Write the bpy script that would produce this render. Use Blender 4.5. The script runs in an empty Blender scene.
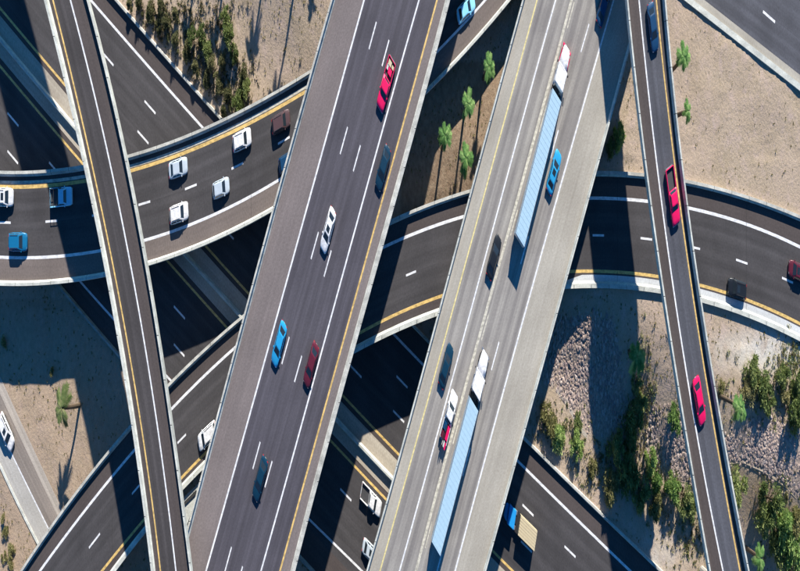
import bpy, bmesh, math, random
import numpy as np
from mathutils import Vector, Matrix
random.seed(7); rng = np.random.default_rng(7)

# ---------------------------------------------------------------- camera, sky, sun, exposure
S = 2.55          # the place is this much longer north-south than east-west, as the photograph shows it
H = 230.0         # camera height
K = 3.7           # photograph pixels per metre on the ground
scene = bpy.context.scene
col = scene.collection
cam_d = bpy.data.cameras.new('camera'); cam = bpy.data.objects.new('camera', cam_d); col.objects.link(cam)
cam.location = (0, 0, H); cam.rotation_euler = (0, 0, 0)
cam_d.sensor_width = 36; cam_d.lens = 36 * K * H / 800.0
cam_d.clip_start = 1; cam_d.clip_end = 6000
scene.camera = cam

LD = Vector((-0.36, -2.72, -1.0)).normalized()      # direction the sunlight travels
sun_el = math.asin(-LD.z); sun_az = math.atan2(-LD.x, -LD.y)
sd = bpy.data.lights.new('sun', 'SUN'); so = bpy.data.objects.new('sun', sd); col.objects.link(so)
sd.energy = 5.0; sd.angle = math.radians(0.5); sd.color = (1.0, 0.94, 0.83)
so.location = (0, 0, 100); so.rotation_euler = LD.to_track_quat('-Z', 'Y').to_euler()
world = bpy.data.worlds.new('World'); scene.world = world; world.use_nodes = True
wn = world.node_tree.nodes; wl = world.node_tree.links
sky = wn.new('ShaderNodeTexSky'); sky.sky_type = 'NISHITA'; sky.sun_disc = False
sky.sun_elevation = sun_el; sky.sun_rotation = sun_az; sky.ozone_density = 5.0; sky.air_density = 1.3; sky.dust_density = 0.3
tint = wn.new('ShaderNodeMix'); tint.data_type = 'RGBA'; tint.blend_type = 'MULTIPLY'; tint.inputs['Factor'].default_value = 1.0
tint.inputs['B'].default_value = (0.20, 0.74, 1.15, 1)          # the clear desert sky of the photograph is a deep blue
wl.new(sky.outputs[0], tint.inputs['A']); wl.new(tint.outputs['Result'], wn['Background'].inputs[0]); wn['Background'].inputs[1].default_value = 0.050
scene.view_settings.view_transform = 'Standard'; scene.view_settings.look = 'None'
scene.view_settings.exposure = 1.28; scene.view_settings.gamma = 1.0

# ---------------------------------------------------------------- coordinates
def U(px, py, z=0.0):
    """photograph position at height z -> (x, y) in metres, y before the north-south stretch"""
    f = 1 - z / H
    return ((px - 400) / K * f, (285.5 - py) / (K * S) * f)
def Wd(x, y, z): return (x, y * S, z)

class Trace:
    """smooth curve through traced points; param 'y' gives x(y), param 'x' gives y(x); straight on beyond its ends"""
    def __init__(s, pts, deg=3, par=1):
        t = np.array([p[par] for p in pts], float); v = np.array([p[1 - par] for p in pts], float)
        s.c = t.mean(); s.w = (t.max() - t.min()) / 2
        s.p = np.polynomial.polynomial.Polynomial.fit(t, v, min(deg, len(pts) - 1))
        s.d = s.p.deriv(); s.lo, s.hi = t.min(), t.max()
    def __call__(s, t):
        if t < s.lo: return float(s.p(s.lo) + s.d(s.lo) * (t - s.lo))
        if t > s.hi: return float(s.p(s.hi) + s.d(s.hi) * (t - s.hi))
        return float(s.p(t))
def smooth(t):
    t = min(1, max(0, t)); return t * t * (3 - 2 * t)

# ---------------------------------------------------------------- materials
MATS = {}
def nt(name):
    m = bpy.data.materials.new(name); m.use_nodes = True
    n, l = m.node_tree.nodes, m.node_tree.links
    return m, n, l, n['Principled BSDF']
def simple(name, c, rough=0.5, metal=0.0, coat=0.0, spec=0.5):
    if name in MATS: return MATS[name]
    m, n, l, b = nt(name)
    b.inputs['Roughness'].default_value = rough; b.inputs['Metallic'].default_value = metal
    b.inputs['Coat Weight'].default_value = coat; b.inputs['Specular IOR Level'].default_value = spec
    tc = n.new('ShaderNodeTexCoord'); no = n.new('ShaderNodeTexNoise'); no.inputs['Scale'].default_value = 1.7; no.inputs['Detail'].default_value = 5
    l.new(tc.outputs['Object'], no.inputs['Vector'])
    r = n.new('ShaderNodeMapRange'); r.inputs['To Min'].default_value = 0.86; r.inputs['To Max'].default_value = 1.1
    l.new(no.outputs[0], r.inputs[0])
    mx = n.new('ShaderNodeVectorMath'); mx.operation = 'SCALE'; mx.inputs[0].default_value = c[:3]
    l.new(r.outputs[0], mx.inputs['Scale']); l.new(mx.outputs[0], b.inputs['Base Color'])
    MATS[name] = m; return m
def road_mat(name, c, c2=None, streak=0.25, track=0.0, patch=0.15, grain=0.25, rough=0.85):
    """paved surface: fine grain, long streaks, wheel tracks, patches. UV 'm' in metres (across, along), UV 'f' = share of strip width"""
    m, n, l, b = nt(name); b.inputs['Roughness'].default_value = rough; b.inputs['Specular IOR Level'].default_value = 0.25
    c2 = c2 or tuple(v * 0.6 for v in c)
    uv = n.new('ShaderNodeUVMap'); uv.uv_map = 'm'
    def noise(sx, sy, detail, lo, hi, off=0):
        mp = n.new('ShaderNodeMapping'); mp.inputs['Scale'].default_value = (sx, sy, 1); mp.inputs['Location'].default_value = (off, off, 0)
        no = n.new('ShaderNodeTexNoise'); no.inputs['Scale'].default_value = 1; no.inputs['Detail'].default_value = detail; no.inputs['Roughness'].default_value = 0.6
        l.new(uv.outputs[0], mp.inputs[0]); l.new(mp.outputs[0], no.inputs['Vector'])
        r = n.new('ShaderNodeMapRange'); r.inputs['From Min'].default_value = 0.3; r.inputs['From Max'].default_value = 0.7
        r.inputs['To Min'].default_value = lo; r.inputs['To Max'].default_value = hi; l.new(no.outputs[0], r.inputs[0]); return r.outputs[0]
    def mul(a, bb):
        q = n.new('ShaderNodeMath'); q.operation = 'MULTIPLY'; l.new(a, q.inputs[0]); l.new(bb, q.inputs[1]); return q.outputs[0]
    v = mul(noise(1.6, 0.035, 4, 1 - streak, 1 + streak * .7), noise(0.12, 0.12, 3, 1 - patch, 1 + patch, 5))
    v = mul(v, noise(3.5, 3.5, 6, 1 - grain, 1 + grain, 9))
    v = mul(v, noise(0.6, 0.01, 2, 1 - streak * .5, 1 + streak * .5, 3))
    if track:
        uf = n.new('ShaderNodeUVMap'); uf.uv_map = 'f'; sx = n.new('ShaderNodeSeparateXYZ'); l.new(uf.outputs[0], sx.inputs[0])
        a = n.new('ShaderNodeMath'); a.operation = 'MULTIPLY_ADD'; a.inputs[1].default_value = 4 * math.pi; a.inputs[2].default_value = -math.pi * 1.1; l.new(sx.outputs[0], a.inputs[0])
        cs = n.new('ShaderNodeMath'); cs.operation = 'COSINE'; l.new(a.outputs[0], cs.inputs[0])
        cr = n.new('ShaderNodeMapRange'); cr.inputs['From Min'].default_value = -1; cr.inputs['To Min'].default_value = 1 + track * .35; cr.inputs['To Max'].default_value = 1 - track; l.new(cs.outputs[0], cr.inputs[0])
        v = mul(v, cr.outputs[0])
    mx = n.new('ShaderNodeMix'); mx.data_type = 'RGBA'; mx.inputs['A'].default_value = (*c2, 1); mx.inputs['B'].default_value = (*c, 1)
    r = n.new('ShaderNodeMapRange'); r.inputs['From Min'].default_value = 0.45; r.inputs['From Max'].default_value = 1.0; r.clamp = False
    l.new(v, r.inputs[0]); 
    mx.clamp_factor = False; l.new(r.outputs[0], mx.inputs['Factor']); l.new(mx.outputs['Result'], b.inputs['Base Color'])
    MATS[name] = m; return m
def marking_mat(name, c, wear=0.5):
    m, n, l, b = nt(name); b.inputs['Roughness'].default_value = 0.7
    tc = n.new('ShaderNodeTexCoord'); no = n.new('ShaderNodeTexNoise'); no.inputs['Scale'].default_value = 1.3; no.inputs['Detail'].default_value = 8
    l.new(tc.outputs['Object'], no.inputs['Vector']); r = n.new('ShaderNodeMapRange'); r.inputs['From Min'].default_value = 0.3; r.inputs['From Max'].default_value = 0.62
    r.inputs['To Min'].default_value = 1 - wear; r.inputs['To Max'].default_value = 1.0
    l.new(no.outputs[0], r.inputs[0]); v = n.new('ShaderNodeVectorMath'); v.operation = 'SCALE'; v.inputs[0].default_value = c
    l.new(r.outputs[0], v.inputs['Scale']); l.new(v.outputs[0], b.inputs['Base Color']); MATS[name] = m; return m
def concrete_mat(name, c, amt=0.3, scale=0.5):
    m, n, l, b = nt(name); b.inputs['Roughness'].default_value = 0.9; b.inputs['Specular IOR Level'].default_value = 0.2
    tc = n.new('ShaderNodeTexCoord'); outs = []
    for s, a in ((scale, amt), (scale * 7, amt * .7), (0.07, amt * .6)):
        no = n.new('ShaderNodeTexNoise'); no.inputs['Scale'].default_value = s; no.inputs['Detail'].default_value = 7
        l.new(tc.outputs['Object'], no.inputs['Vector']); r = n.new('ShaderNodeMapRange'); r.inputs['From Min'].default_value = 0.3; r.inputs['From Max'].default_value = 0.7
        r.inputs['To Min'].default_value = 1 - a; r.inputs['To Max'].default_value = 1 + a * .5; l.new(no.outputs[0], r.inputs[0]); outs.append(r.outputs[0])
    q = n.new('ShaderNodeMath'); q.operation = 'MULTIPLY'; l.new(outs[0], q.inputs[0]); l.new(outs[1], q.inputs[1])
    q2 = n.new('ShaderNodeMath'); q2.operation = 'MULTIPLY'; l.new(q.outputs[0], q2.inputs[0]); l.new(outs[2], q2.inputs[1])
    v = n.new('ShaderNodeVectorMath'); v.operation = 'SCALE'; v.inputs[0].default_value = c
    l.new(q2.outputs[0], v.inputs['Scale']); l.new(v.outputs[0], b.inputs['Base Color']); MATS[name] = m; return m

road_mat('asphalt', (0.082, 0.076, 0.092), streak=0.24, track=0.14, patch=.22, grain=.18)
road_mat('asphalt_dark', (0.063, 0.059, 0.062), streak=0.22, track=0.14, patch=.25)
road_mat('asphalt_ramp', (0.062, 0.056, 0.058), streak=0.25, track=0.16, patch=.25)
road_mat('asphalt_lane_blue', (0.084, 0.086, 0.102), streak=0.22, track=0.14, patch=.22)
road_mat('shoulder_brown', (0.165, 0.136, 0.124), streak=0.14)
road_mat('shoulder_dark', (0.078, 0.064, 0.062), streak=0.16)
road_mat('shoulder_plum', (0.185, 0.156, 0.152), streak=0.12)
road_mat('concrete_lane', (0.285, 0.265, 0.245), c2=(0.155, 0.142, 0.14), streak=0.24, track=0.20, patch=.2, grain=.14)
road_mat('concrete_shoulder', (0.375, 0.345, 0.295), c2=(0.235, 0.21, 0.175), streak=0.12, grain=.2, patch=.18)
road_mat('concrete_median', (0.42, 0.37, 0.30), c2=(0.24, 0.20, 0.16), streak=0.2)
road_mat('concrete_pale', (0.54, 0.55, 0.55), c2=(0.36, 0.36, 0.35), streak=0.2)
road_mat('service_paving', (0.40, 0.38, 0.35), c2=(0.24, 0.22, 0.2), streak=0.2)
road_mat('service_track', (0.235, 0.20, 0.175), streak=0.3)
road_mat('service_verge', (0.42, 0.37, 0.32), streak=0.3)
marking_mat('paint_white', (0.80, 0.80, 0.82), 0.35)
marking_mat('paint_yellow', (0.74, 0.50, 0.17), 0.45)
marking_mat('paint_yellow_pale', (0.78, 0.66, 0.30), 0.4)
marking_mat('paint_faded', (0.62, 0.58, 0.48), 0.5)
concrete_mat('concrete', (0.56, 0.55, 0.50)); concrete_mat('concrete_dull', (0.42, 0.40, 0.36)); concrete_mat('parapet_pale', (0.60, 0.61, 0.56), 0.25)
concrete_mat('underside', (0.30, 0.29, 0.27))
simple('joint_rubber', (0.03, 0.03, 0.03), 0.9)

# ---------------------------------------------------------------- mesh helpers
def mesh_obj(name, verts, faces, mats, parent=None, fmat=None, uvs=None, loc=None, smooth_=False):
    """verts in finished coordinates; uvs = dict name -> per-loop list"""
    me = bpy.data.meshes.new(name); me.from_pydata([tuple(v) for v in verts], [], faces)
    for m in (mats if isinstance(mats, (list, tuple)) else [mats]): me.materials.append(MATS[m] if isinstance(m, str) else m)
    if fmat is not None: me.polygons.foreach_set('material_index', fmat)
    if uvs:
        for k, d in uvs.items():
            u = me.uv_layers.new(name=k); u.data.foreach_set('uv', np.array(d, dtype=np.float32).ravel())
    if smooth_: me.polygons.foreach_set('use_smooth', [True] * len(me.polygons))
    me.update()
    o = bpy.data.objects.new(name, me); col.objects.link(o)
    if loc: o.location = loc
    if parent: o.parent = parent
    return o
def tag(o, label=None, cat=None, group=None, kind=None):
    if label: o['label'] = label
    if cat: o['category'] = cat
    if group: o['group'] = group
    if kind: o['kind'] = kind
    return o
def empty(name, loc, label=None, cat=None, group=None, kind=None):
    o = bpy.data.objects.new(name, None); col.objects.link(o); o.location = loc; o.empty_display_size = 1
    return tag(o, label, cat, group, kind)

def offset_pts(pts, o):
    """pts [(x,y,z)] in metres; o sideways to the left of the direction of travel"""
    out = []
    for i, p in enumerate(pts):
        a = pts[max(0, i - 1)]; b = pts[min(len(pts) - 1, i + 1)]
        dx, dy = b[0] - a[0], b[1] - a[1]; L = math.hypot(dx, dy) or 1
        out.append((p[0] - dy / L * o, p[1] + dx / L * o, p[2]))
    return out
def sweep(name, pts, prof, mat, parent=None, closed=True, **kw):
    """sweep a profile [(sideways, up)] along pts"""
    rails = []
    for (o, h) in prof: rails.append([(p[0], p[1], p[2] + h) for p in offset_pts(pts, o)])
    n = len(pts); m = len(prof); V = []; F = []
    for i in range(n):
        for r in rails: V.append(Wd(*r[i]))
    for i in range(n - 1):
        for j in range(m if closed else m - 1):
            a = i * m + j; b = i * m + (j + 1) % m; F.append((a, a + m, b + m, b))
    if closed: F.append(tuple(range(m))); F.append(tuple(reversed(range((n - 1) * m, n * m))))
    o = mesh_obj(name, V, F, mat, parent, **kw)
    bm = bmesh.new(); bm.from_mesh(o.data); bmesh.ops.recalc_face_normals(bm, faces=bm.faces); bm.to_mesh(o.data); bm.free()
    return o
def ribbon(name, pts, w, mat, parent, dz=0.012):
    L = offset_pts(pts, w / 2); R = offset_pts(pts, -w / 2); V = []; F = []
    for a, b in zip(L, R): V += [Wd(a[0], a[1], a[2] + dz), Wd(b[0], b[1], b[2] + dz)]
    for i in range(len(pts) - 1): F.append((2 * i, 2 * i + 1, 2 * i + 3, 2 * i + 2))
    return mesh_obj(name, V, F, mat, parent)
def dash(p, q, z, parent, w=0.24, mat='paint_white', name='lane_dash', dz=0.012):
    a = U(p[0], p[1], z); b = U(q[0], q[1], z)
    return ribbon(name, [(a[0], a[1], z), (b[0], b[1], z)], w, mat, parent, dz)

class Road:
    def __init__(s, par, t0, t1, z, step=9):
        s.par = par; s.t = np.arange(t0, t1 + 1e-6, step); s.z = z if callable(z) else (lambda t: z)
    def line(s, tr, dz=0.0, zup=0.0, t0=None, t1=None):
        out = []
        for t in s.t:
            if (t0 is not None and t < t0) or (t1 is not None and t > t1): continue
            z = s.z(t); p = (tr(t), t) if s.par == 'y' else (t, tr(t)); x, y = U(p[0], p[1], z + zup); out.append((x, y, z + dz))
        return out
    def surface(s, name, traces, mats, parent, dz=0.0, zups=None, body=None):
        """strips between successive traces; with body=thickness a closed deck"""
        rows = [s.line(tr, dz, (zups[i] if zups else 0)) for i, tr in enumerate(traces)]
        n = len(s.t); m = len(rows); V = []; F = []; fm = []; um = []; uf = []
        for i in range(n):
            for r in rows: V.append(Wd(*r[i]))
        al = [0]
        for i in range(1, n): al.append(al[-1] + math.dist(rows[0][i][:2], rows[0][i - 1][:2]))
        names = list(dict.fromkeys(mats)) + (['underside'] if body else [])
        for i in range(n - 1):
            for j in range(m - 1):
                a = i * m + j; F.append((a, a + m, a + m + 1, a + 1)); fm.append(names.index(mats[j]))
                w = math.dist(rows[j][i][:2], rows[j + 1][i][:2]); base = j * 17.0
                um += [(base, al[i]), (base, al[i + 1]), (base + w, al[i + 1]), (base + w, al[i])]; uf += [(0, al[i]), (0, al[i + 1]), (1, al[i + 1]), (1, al[i])]
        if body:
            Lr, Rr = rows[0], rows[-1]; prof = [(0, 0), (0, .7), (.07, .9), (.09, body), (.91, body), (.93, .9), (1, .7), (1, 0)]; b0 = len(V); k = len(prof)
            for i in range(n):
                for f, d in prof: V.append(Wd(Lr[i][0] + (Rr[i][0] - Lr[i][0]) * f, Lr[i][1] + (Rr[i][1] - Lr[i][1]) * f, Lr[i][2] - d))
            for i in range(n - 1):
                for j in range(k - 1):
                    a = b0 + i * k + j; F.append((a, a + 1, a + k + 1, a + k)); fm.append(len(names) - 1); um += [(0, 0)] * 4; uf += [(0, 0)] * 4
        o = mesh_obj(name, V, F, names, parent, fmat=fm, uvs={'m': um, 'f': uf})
        bm = bmesh.new(); bm.from_mesh(o.data)
        for f in bm.faces:
            f.normal_update()
            if f.material_index < len(names) - (1 if body else 0) and f.normal.z < 0: f.normal_flip()
        bm.to_mesh(o.data); bm.free(); return o
def parapet(road, tr, side, parent, h=1.0, wt=0.28, wb=0.5, mat='concrete', name='parapet', zup=None, below=0.5):
    """side +1: the road lies to the right of the walking direction ... sign gives the inward side"""
    pts = road.line(tr, 0, h if zup is None else zup)
    s = side
    return sweep(name, pts, [(-0.04 * s, -below), (-0.04 * s, h), (wt * s, h), ((wt + .06) * s, h * .45), (wb * s, 0.1), (wb * s, -0.05)], mat, parent)
def joints(road, left, right, parent, every=34.0, both=True, h=1.0):
    # dark expansion joints across the deck, and the short gaps between the cast lengths of each parapet
    L = road.line(left, 0, h); Rr_ = road.line(right, 0, h); acc = 0; nxt = 10.0; V, F = [], []; pn = 0
    for i in range(1, len(L)):
        seg = math.dist(L[i][:2], L[i - 1][:2])
        if seg < 1e-6: continue
        a0 = acc; acc += seg
        while nxt < acc:
            t = (nxt - a0) / seg; a = [L[i - 1][k] + (L[i][k] - L[i - 1][k]) * t for k in range(3)]; b = [Rr_[i - 1][k] + (Rr_[i][k] - Rr_[i - 1][k]) * t for k in range(3)]
            d = ((L[i][0] - L[i - 1][0]) / seg, (L[i][1] - L[i - 1][1]) / seg)
            a2 = (a[0] + (b[0] - a[0]) * .04, a[1] + (b[1] - a[1]) * .04, a[2]); b2 = (b[0] + (a[0] - b[0]) * .04, b[1] + (a[1] - b[1]) * .04, b[2])
            if road.par == 'x': ribbon('expansion_joint', [a2, b2], .05, 'joint_rubber', parent, 0.02)
            nxt += every
        while pn < acc:
            t = (pn - a0) / seg
            for P, Q in ((L, Rr_), (Rr_, L)):
                a = [P[i - 1][k] + (P[i][k] - P[i - 1][k]) * t for k in range(3)]; q = [Q[i - 1][k] + (Q[i][k] - Q[i - 1][k]) * t for k in range(3)]
                w = math.dist(a[:2], q[:2]); nx_, ny_ = (q[0] - a[0]) / w, (q[1] - a[1]) / w; d = ((P[i][0] - P[i - 1][0]) / seg, (P[i][1] - P[i - 1][1]) / seg); e = .035; b0 = len(V)
                for ox, oz in ((-.05, h - .3), (-.05, h + .008), (.30, h + .008), (.36, h * .45 + .02), (.5, .13)):
                    for sg in (-1, 1): V.append(Wd(a[0] + nx_ * ox + d[0] * e * sg, a[1] + ny_ * ox + d[1] * e * sg, a[2] + oz))
                for k in range(4): F.append((b0 + 2 * k, b0 + 2 * k + 1, b0 + 2 * k + 3, b0 + 2 * k + 2))
            pn += 4.6
    o = mesh_obj('parapet_joints', V, F, 'joint_rubber', parent); o['kind'] = 'stuff'
def shift(tr, d): return lambda t: tr(t) + d
def mix(a, b, f): return lambda t: a(t) * (1 - f) + b(t) * f

# ---------------------------------------------------------------- the freeway on the ground: everything is an offset from its white edge line
W1 = Trace([(0, -107), (91, 0), (200, 125), (410, 351), (519, 462), (600, 543), (631, 571)], 3, 0)
def off(d): return lambda x: W1(x) + d
N1 = off(-29)
HM = 6.0
def gheight(x, y):
    px = 400 + x * K; py = 285.5 - y * K * S; d = N1(px) - py
    return (3.2 + 2.8 * smooth((px - 480) / 110)) * smooth((d - 80) / 170.0)
def G(px, py):
    z = 0
    for _ in range(6): x, y = U(px, py, z); z = gheight(x, y)
    return x, y, z

kerbT = Trace([(-28, 400), (0, 462), (14, 498), (37, 541), (53, 571)], 2)
midT = Trace([(-14, 400), (14, 458), (47.5, 527), (70, 571)], 2)
stripT = Trace([(3, 400), (30, 458), (52, 505), (84, 571)], 2)
trackT = Trace([(11, 400), (38, 458), (60, 505), (92, 571)], 2)
TR = Trace([(689, 0), (800, 87)], 1, 0)

# ground sheet
def build_ground():
    xs = np.concatenate([np.array([-1500, -900, -500, -300, -200, -160]), np.arange(-130, 130.1, 0.9), np.array([160, 200, 300, 500, 900, 1500])])
    ys = np.concatenate([np.array([-700, -400, -200, -120, -80, -55]), np.arange(-42, 42.1, 0.4), np.array([55, 80, 120, 200, 400, 700])])
    nx, ny = len(xs), len(ys); V = []; colr = []
    g = rng.random((64, 64))
    def vn(x, y):
        xi, yi = math.floor(x), math.floor(y); fx, fy = smooth(x - xi), smooth(y - yi)
        a = g[xi % 64, yi % 64]; b = g[(xi + 1) % 64, yi % 64]; c = g[xi % 64, (yi + 1) % 64]; d = g[(xi + 1) % 64, (yi + 1) % 64]
        return (a + (b - a) * fx) * (1 - fy) + (c + (d - c) * fx) * fy
    for j, y in enumerate(ys):
        for i, x in enumerate(xs):
            z0 = gheight(x, y); px = 400 + x * K / (1 - z0 / H); py = 285.5 - y * K * S / (1 - z0 / H)
            d = N1(px) - py; far = abs(x) > 131 or abs(y) > 43
            free = d < 8 and d > -365
            serv = kerbT(py) - 12 < px < trackT(py) + 6 and px < 260
            tr = TR(px) - py > -8 and px > 560
            z = z0 if (free or serv or tr or far) else z0 + (vn(x / 5, y / 5) - .5) * .5 * smooth((d - 8) / 40 if d > 0 else (-d - 365) / 40) + (vn(x * .9, y * .9) - .5) * 0.16
            if 560 < px < 830 and 160 < py < 345: z = z0 - 0.02       # road formation of the curved ramp
            V.append(Wd(x, y, z))
            # colour regions: r = pale wash, g = brown earth, b = stony
            pale = smooth(1 - math.hypot((px - 775) / 95, (py - 352) / 36)) if py < 400 else 0
            pale = max(pale, .5 * smooth(1 - math.hypot((px - 655) / 40, (py - 560) / 40)))
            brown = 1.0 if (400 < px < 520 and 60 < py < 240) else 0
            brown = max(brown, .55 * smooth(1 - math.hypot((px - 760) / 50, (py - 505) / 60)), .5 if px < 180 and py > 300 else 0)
            stony = 1.0 if STONY(px, py) else 0
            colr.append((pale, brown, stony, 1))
    F = [(j * nx + i, j * nx + i + 1, (j + 1) * nx + i + 1, (j + 1) * nx + i) for j in range(ny - 1) for i in range(nx - 1)]
    m, n, l, b = nt('desert_ground'); b.inputs['Roughness'].default_value = 0.95; b.inputs['Specular IOR Level'].default_value = 0.15
    tc = n.new('ShaderNodeTexCoord'); at = n.new('ShaderNodeAttribute'); at.attribute_name = 'zone'; sp = n.new('ShaderNodeSeparateColor'); l.new(at.outputs['Color'], sp.inputs[0])
    mp = n.new('ShaderNodeMapping'); mp.inputs['Scale'].default_value = (1, 1 / S, 1); l.new(tc.outputs['Object'], mp.inputs[0])
    def noise(s, d, lo, hi):
        no = n.new('ShaderNodeTexNoise'); no.inputs['Scale'].default_value = s; no.inputs['Detail'].default_value = d; no.inputs['Roughness'].default_value = 0.65
        l.new(mp.outputs[0], no.inputs['Vector']); r = n.new('ShaderNodeMapRange'); r.inputs['From Min'].default_value = lo; r.inputs['From Max'].default_value = hi; l.new(no.outputs[0], r.inputs[0]); return r.outputs[0]
    def mixc(f, a, bb):
        q = n.new('ShaderNodeMix'); q.data_type = 'RGBA'
        if isinstance(f, float): q.inputs['Factor'].default_value = f
        else: l.new(f, q.inputs['Factor'])
        for k, v in (('A', a), ('B', bb)):
            if isinstance(v, tuple): q.inputs[k].default_value = (*v, 1)
            else: l.new(v, q.inputs[k])
        return q.outputs['Result']
    c = mixc(noise(0.13, 5, .35, .65), (0.365, 0.288, 0.205), (0.425, 0.335, 0.255))
    c = mixc(noise(0.5, 6, .5, .72), c, (0.46, 0.355, 0.305))
    c = mixc(noise(1.3, 8, .54, .76), c, (0.25, 0.205, 0.13))
    c = mixc(noise(3.2, 8, .56, .72), c, (0.17, 0.14, 0.10))
    c = mixc(noise(4.5, 6, .6, .7), c, (0.55, 0.48, 0.40))
    c = mixc(noise(0.045, 3, .42, .62), c, mixc(0.45, c, (0.47, 0.36, 0.29)))
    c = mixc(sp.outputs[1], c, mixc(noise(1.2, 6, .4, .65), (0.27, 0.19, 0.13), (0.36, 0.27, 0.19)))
    pm = n.new('ShaderNodeMath'); pm.operation = 'MULTIPLY'; l.new(sp.outputs[0], pm.inputs[0]); l.new(noise(0.35, 6, .25, .55), pm.inputs[1])
    c = mixc(pm.outputs[0], c, (0.58, 0.56, 0.52))
    c = mixc(sp.outputs[2], c, mixc(noise(2.4, 4, .4, .6), (0.26, 0.20, 0.165), (0.42, 0.34, 0.28)))
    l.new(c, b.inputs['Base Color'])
    bp = n.new('ShaderNodeBump'); bp.inputs['Strength'].default_value = 0.6; bp.inputs['Distance'].default_value = 0.2; l.new(noise(2.5, 8, .2, .8), bp.inputs['Height']); l.new(bp.outputs[0], b.inputs['Normal'])
    MATS['desert_ground'] = m
    o = mesh_obj('ground', V, F, 'desert_ground', smooth_=True)
    ca = o.data.color_attributes.new('zone', 'FLOAT_COLOR', 'POINT'); ca.data.foreach_set('color', np.array(colr, dtype=np.float32).ravel())
    tag(o, 'dry tan desert ground between and around the roads', kind='structure')
    return o
def inpoly(px, py, P):
    c = False; j = len(P) - 1
    for i in range(len(P)):
        if (P[i][1] > py) != (P[j][1] > py) and px < (P[j][0] - P[i][0]) * (py - P[i][1]) / (P[j][1] - P[i][1]) + P[i][0]: c = not c
        j = i
    return c
STONES = [[(540, 316), (612, 318), (622, 372), (626, 420), (606, 436), (590, 432), (572, 412), (556, 388), (535, 372)],
          [(652, 412), (682, 405), (700, 470), (700, 490), (668, 478), (646, 455)],
          [(724, 440), (740, 426), (770, 418), (815, 428), (815, 512), (786, 484), (764, 470), (744, 460), (722, 462)]]
def STONY(px, py): return any(inpoly(px, py, P) for P in STONES)
build_ground()

# ---- ground freeway carriageways
gr = Road('x', -180, 860, 0.0, 14)
def freeway(label, traces, mats):
    o = gr.surface('freeway', traces, mats, None, dz=0.05); tag(o, label, kind='structure'); return o
fw1 = freeway('dark asphalt freeway carriageway heading north-west on the ground', [off(-31), W1, off(39), off(77), off(115), off(123)], ['shoulder_dark', 'asphalt_dark', 'asphalt_dark', 'asphalt_dark', 'shoulder_dark'])
fw2 = freeway('dark asphalt freeway carriageway heading south-east on the ground', [off(164), off(173), off(212), off(250), off(284), off(324)], ['shoulder_dark', 'asphalt_dark', 'asphalt_dark', 'asphalt_dark', 'shoulder_dark'])
md = gr.surface('median_strip', [off(122.5), off(164.5)], ['concrete_median'], None, dz=0.12); tag(md, 'pale concrete strip between the two ground carriageways', kind='structure')
W2 = Trace([(0, -107 + 292), (100, 302), (200, 413), (309, 518), (362, 571), (500, 711)], 3, 0)
ribbon('edge_line', gr.line(W1, .05), 0.34, 'paint_white', fw1); ribbon('median_line', gr.line(off(115), .05), 0.32, 'paint_yellow', fw1)
ribbon('median_line', gr.line(off(173), .05), 0.32, 'paint_yellow', fw2); ribbon('edge_line', gr.line(W2, .05), 0.30, 'paint_white', fw2)
def gdash(par, tr, x0, x1): dash((x0, tr(x0)), (x1, tr(x1)), 0.05, par, 0.26)
per = 42.0
for k in range(-5, 17):
    x = 102.5 + k * per * (1 - 0.000 * k)
    if -170 < x < 840: gdash(fw1, off(39), x, x + 11)
    x = 137.5 + k * 42.6
    if -170 < x < 840: gdash(fw1, off(77), x, x + 11)
    x = 7.5 + k * 41.6
    if -170 < x < 840: gdash(fw2, off(211), x, x + 11)
    if x < 250: gdash(fw2, off(249), x + 0, x + 10.5)
def gbarrier(name, tr, label, h=0.9, w=0.5, mat='concrete', cat='barrier'):
    pts = gr.line(tr, 0.0, h)
    o = sweep(name, pts, [(-w / 2, 0), (-w / 2 + .06, h * .35), (-0.14, h), (0.14, h), (w / 2 - .06, h * .35), (w / 2, 0)], mat)
    return tag(o, label, cat)
gbarrier('concrete_barrier', off(-29), 'long pale concrete barrier on the north-east side of the ground freeway')
gbarrier('concrete_barrier', off(147), 'concrete barrier along the middle of the ground freeway median', 1.2, .7, 'parapet_pale')
gbarrier('concrete_barrier', off(324), 'long concrete barrier on the south-west side of the ground freeway', 0.9, .6, 'concrete_dull')

# ---- service road (lower left)
sr = Road('y', -300, 700, 0.0, 20)
o = sr.surface('service_road', [kerbT, midT, stripT, trackT], ['service_paving', 'service_track', 'service_verge'], None, dz=0.05)
tag(o, 'narrow pale service road at the lower left', kind='structure')
ribbon('edge_line', sr.line(midT, .05), 0.22, 'paint_white', o)
k_ = sweep('kerb', sr.line(kerbT, 0), [(-.2, -.05), (-.2, .2), (.2, .2), (.2, -.05)], 'parapet_pale', o)
# ---- freeway at the upper right
tr_ = Road('x', 560, 1150, HM, 20)
o = tr_.surface('freeway', [shift(TR, 1), shift(TR, -12), shift(TR, -47), shift(TR, -84), shift(TR, -121), shift(TR, -158)], ['concrete_shoulder', 'asphalt_lane_blue', 'asphalt_lane_blue', 'asphalt_lane_blue', 'shoulder_brown'], None, dz=0.05)
tag(o, 'dark freeway crossing the upper right corner', kind='structure')
for x in (673, 718, 763, 808, 853):
    a = TR(x) - 46.5; dash((x, a), (x + 12, a + 10.5), HM + .05, o, .3)
bo = sweep('concrete_barrier', tr_.line(TR, 0, .5), [(-.35, -.2), (-.35, .45), (.35, .45), (.35, -.2)], 'parapet_pale'); tag(bo, 'low bright concrete barrier edging the upper right freeway', 'barrier')

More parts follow.
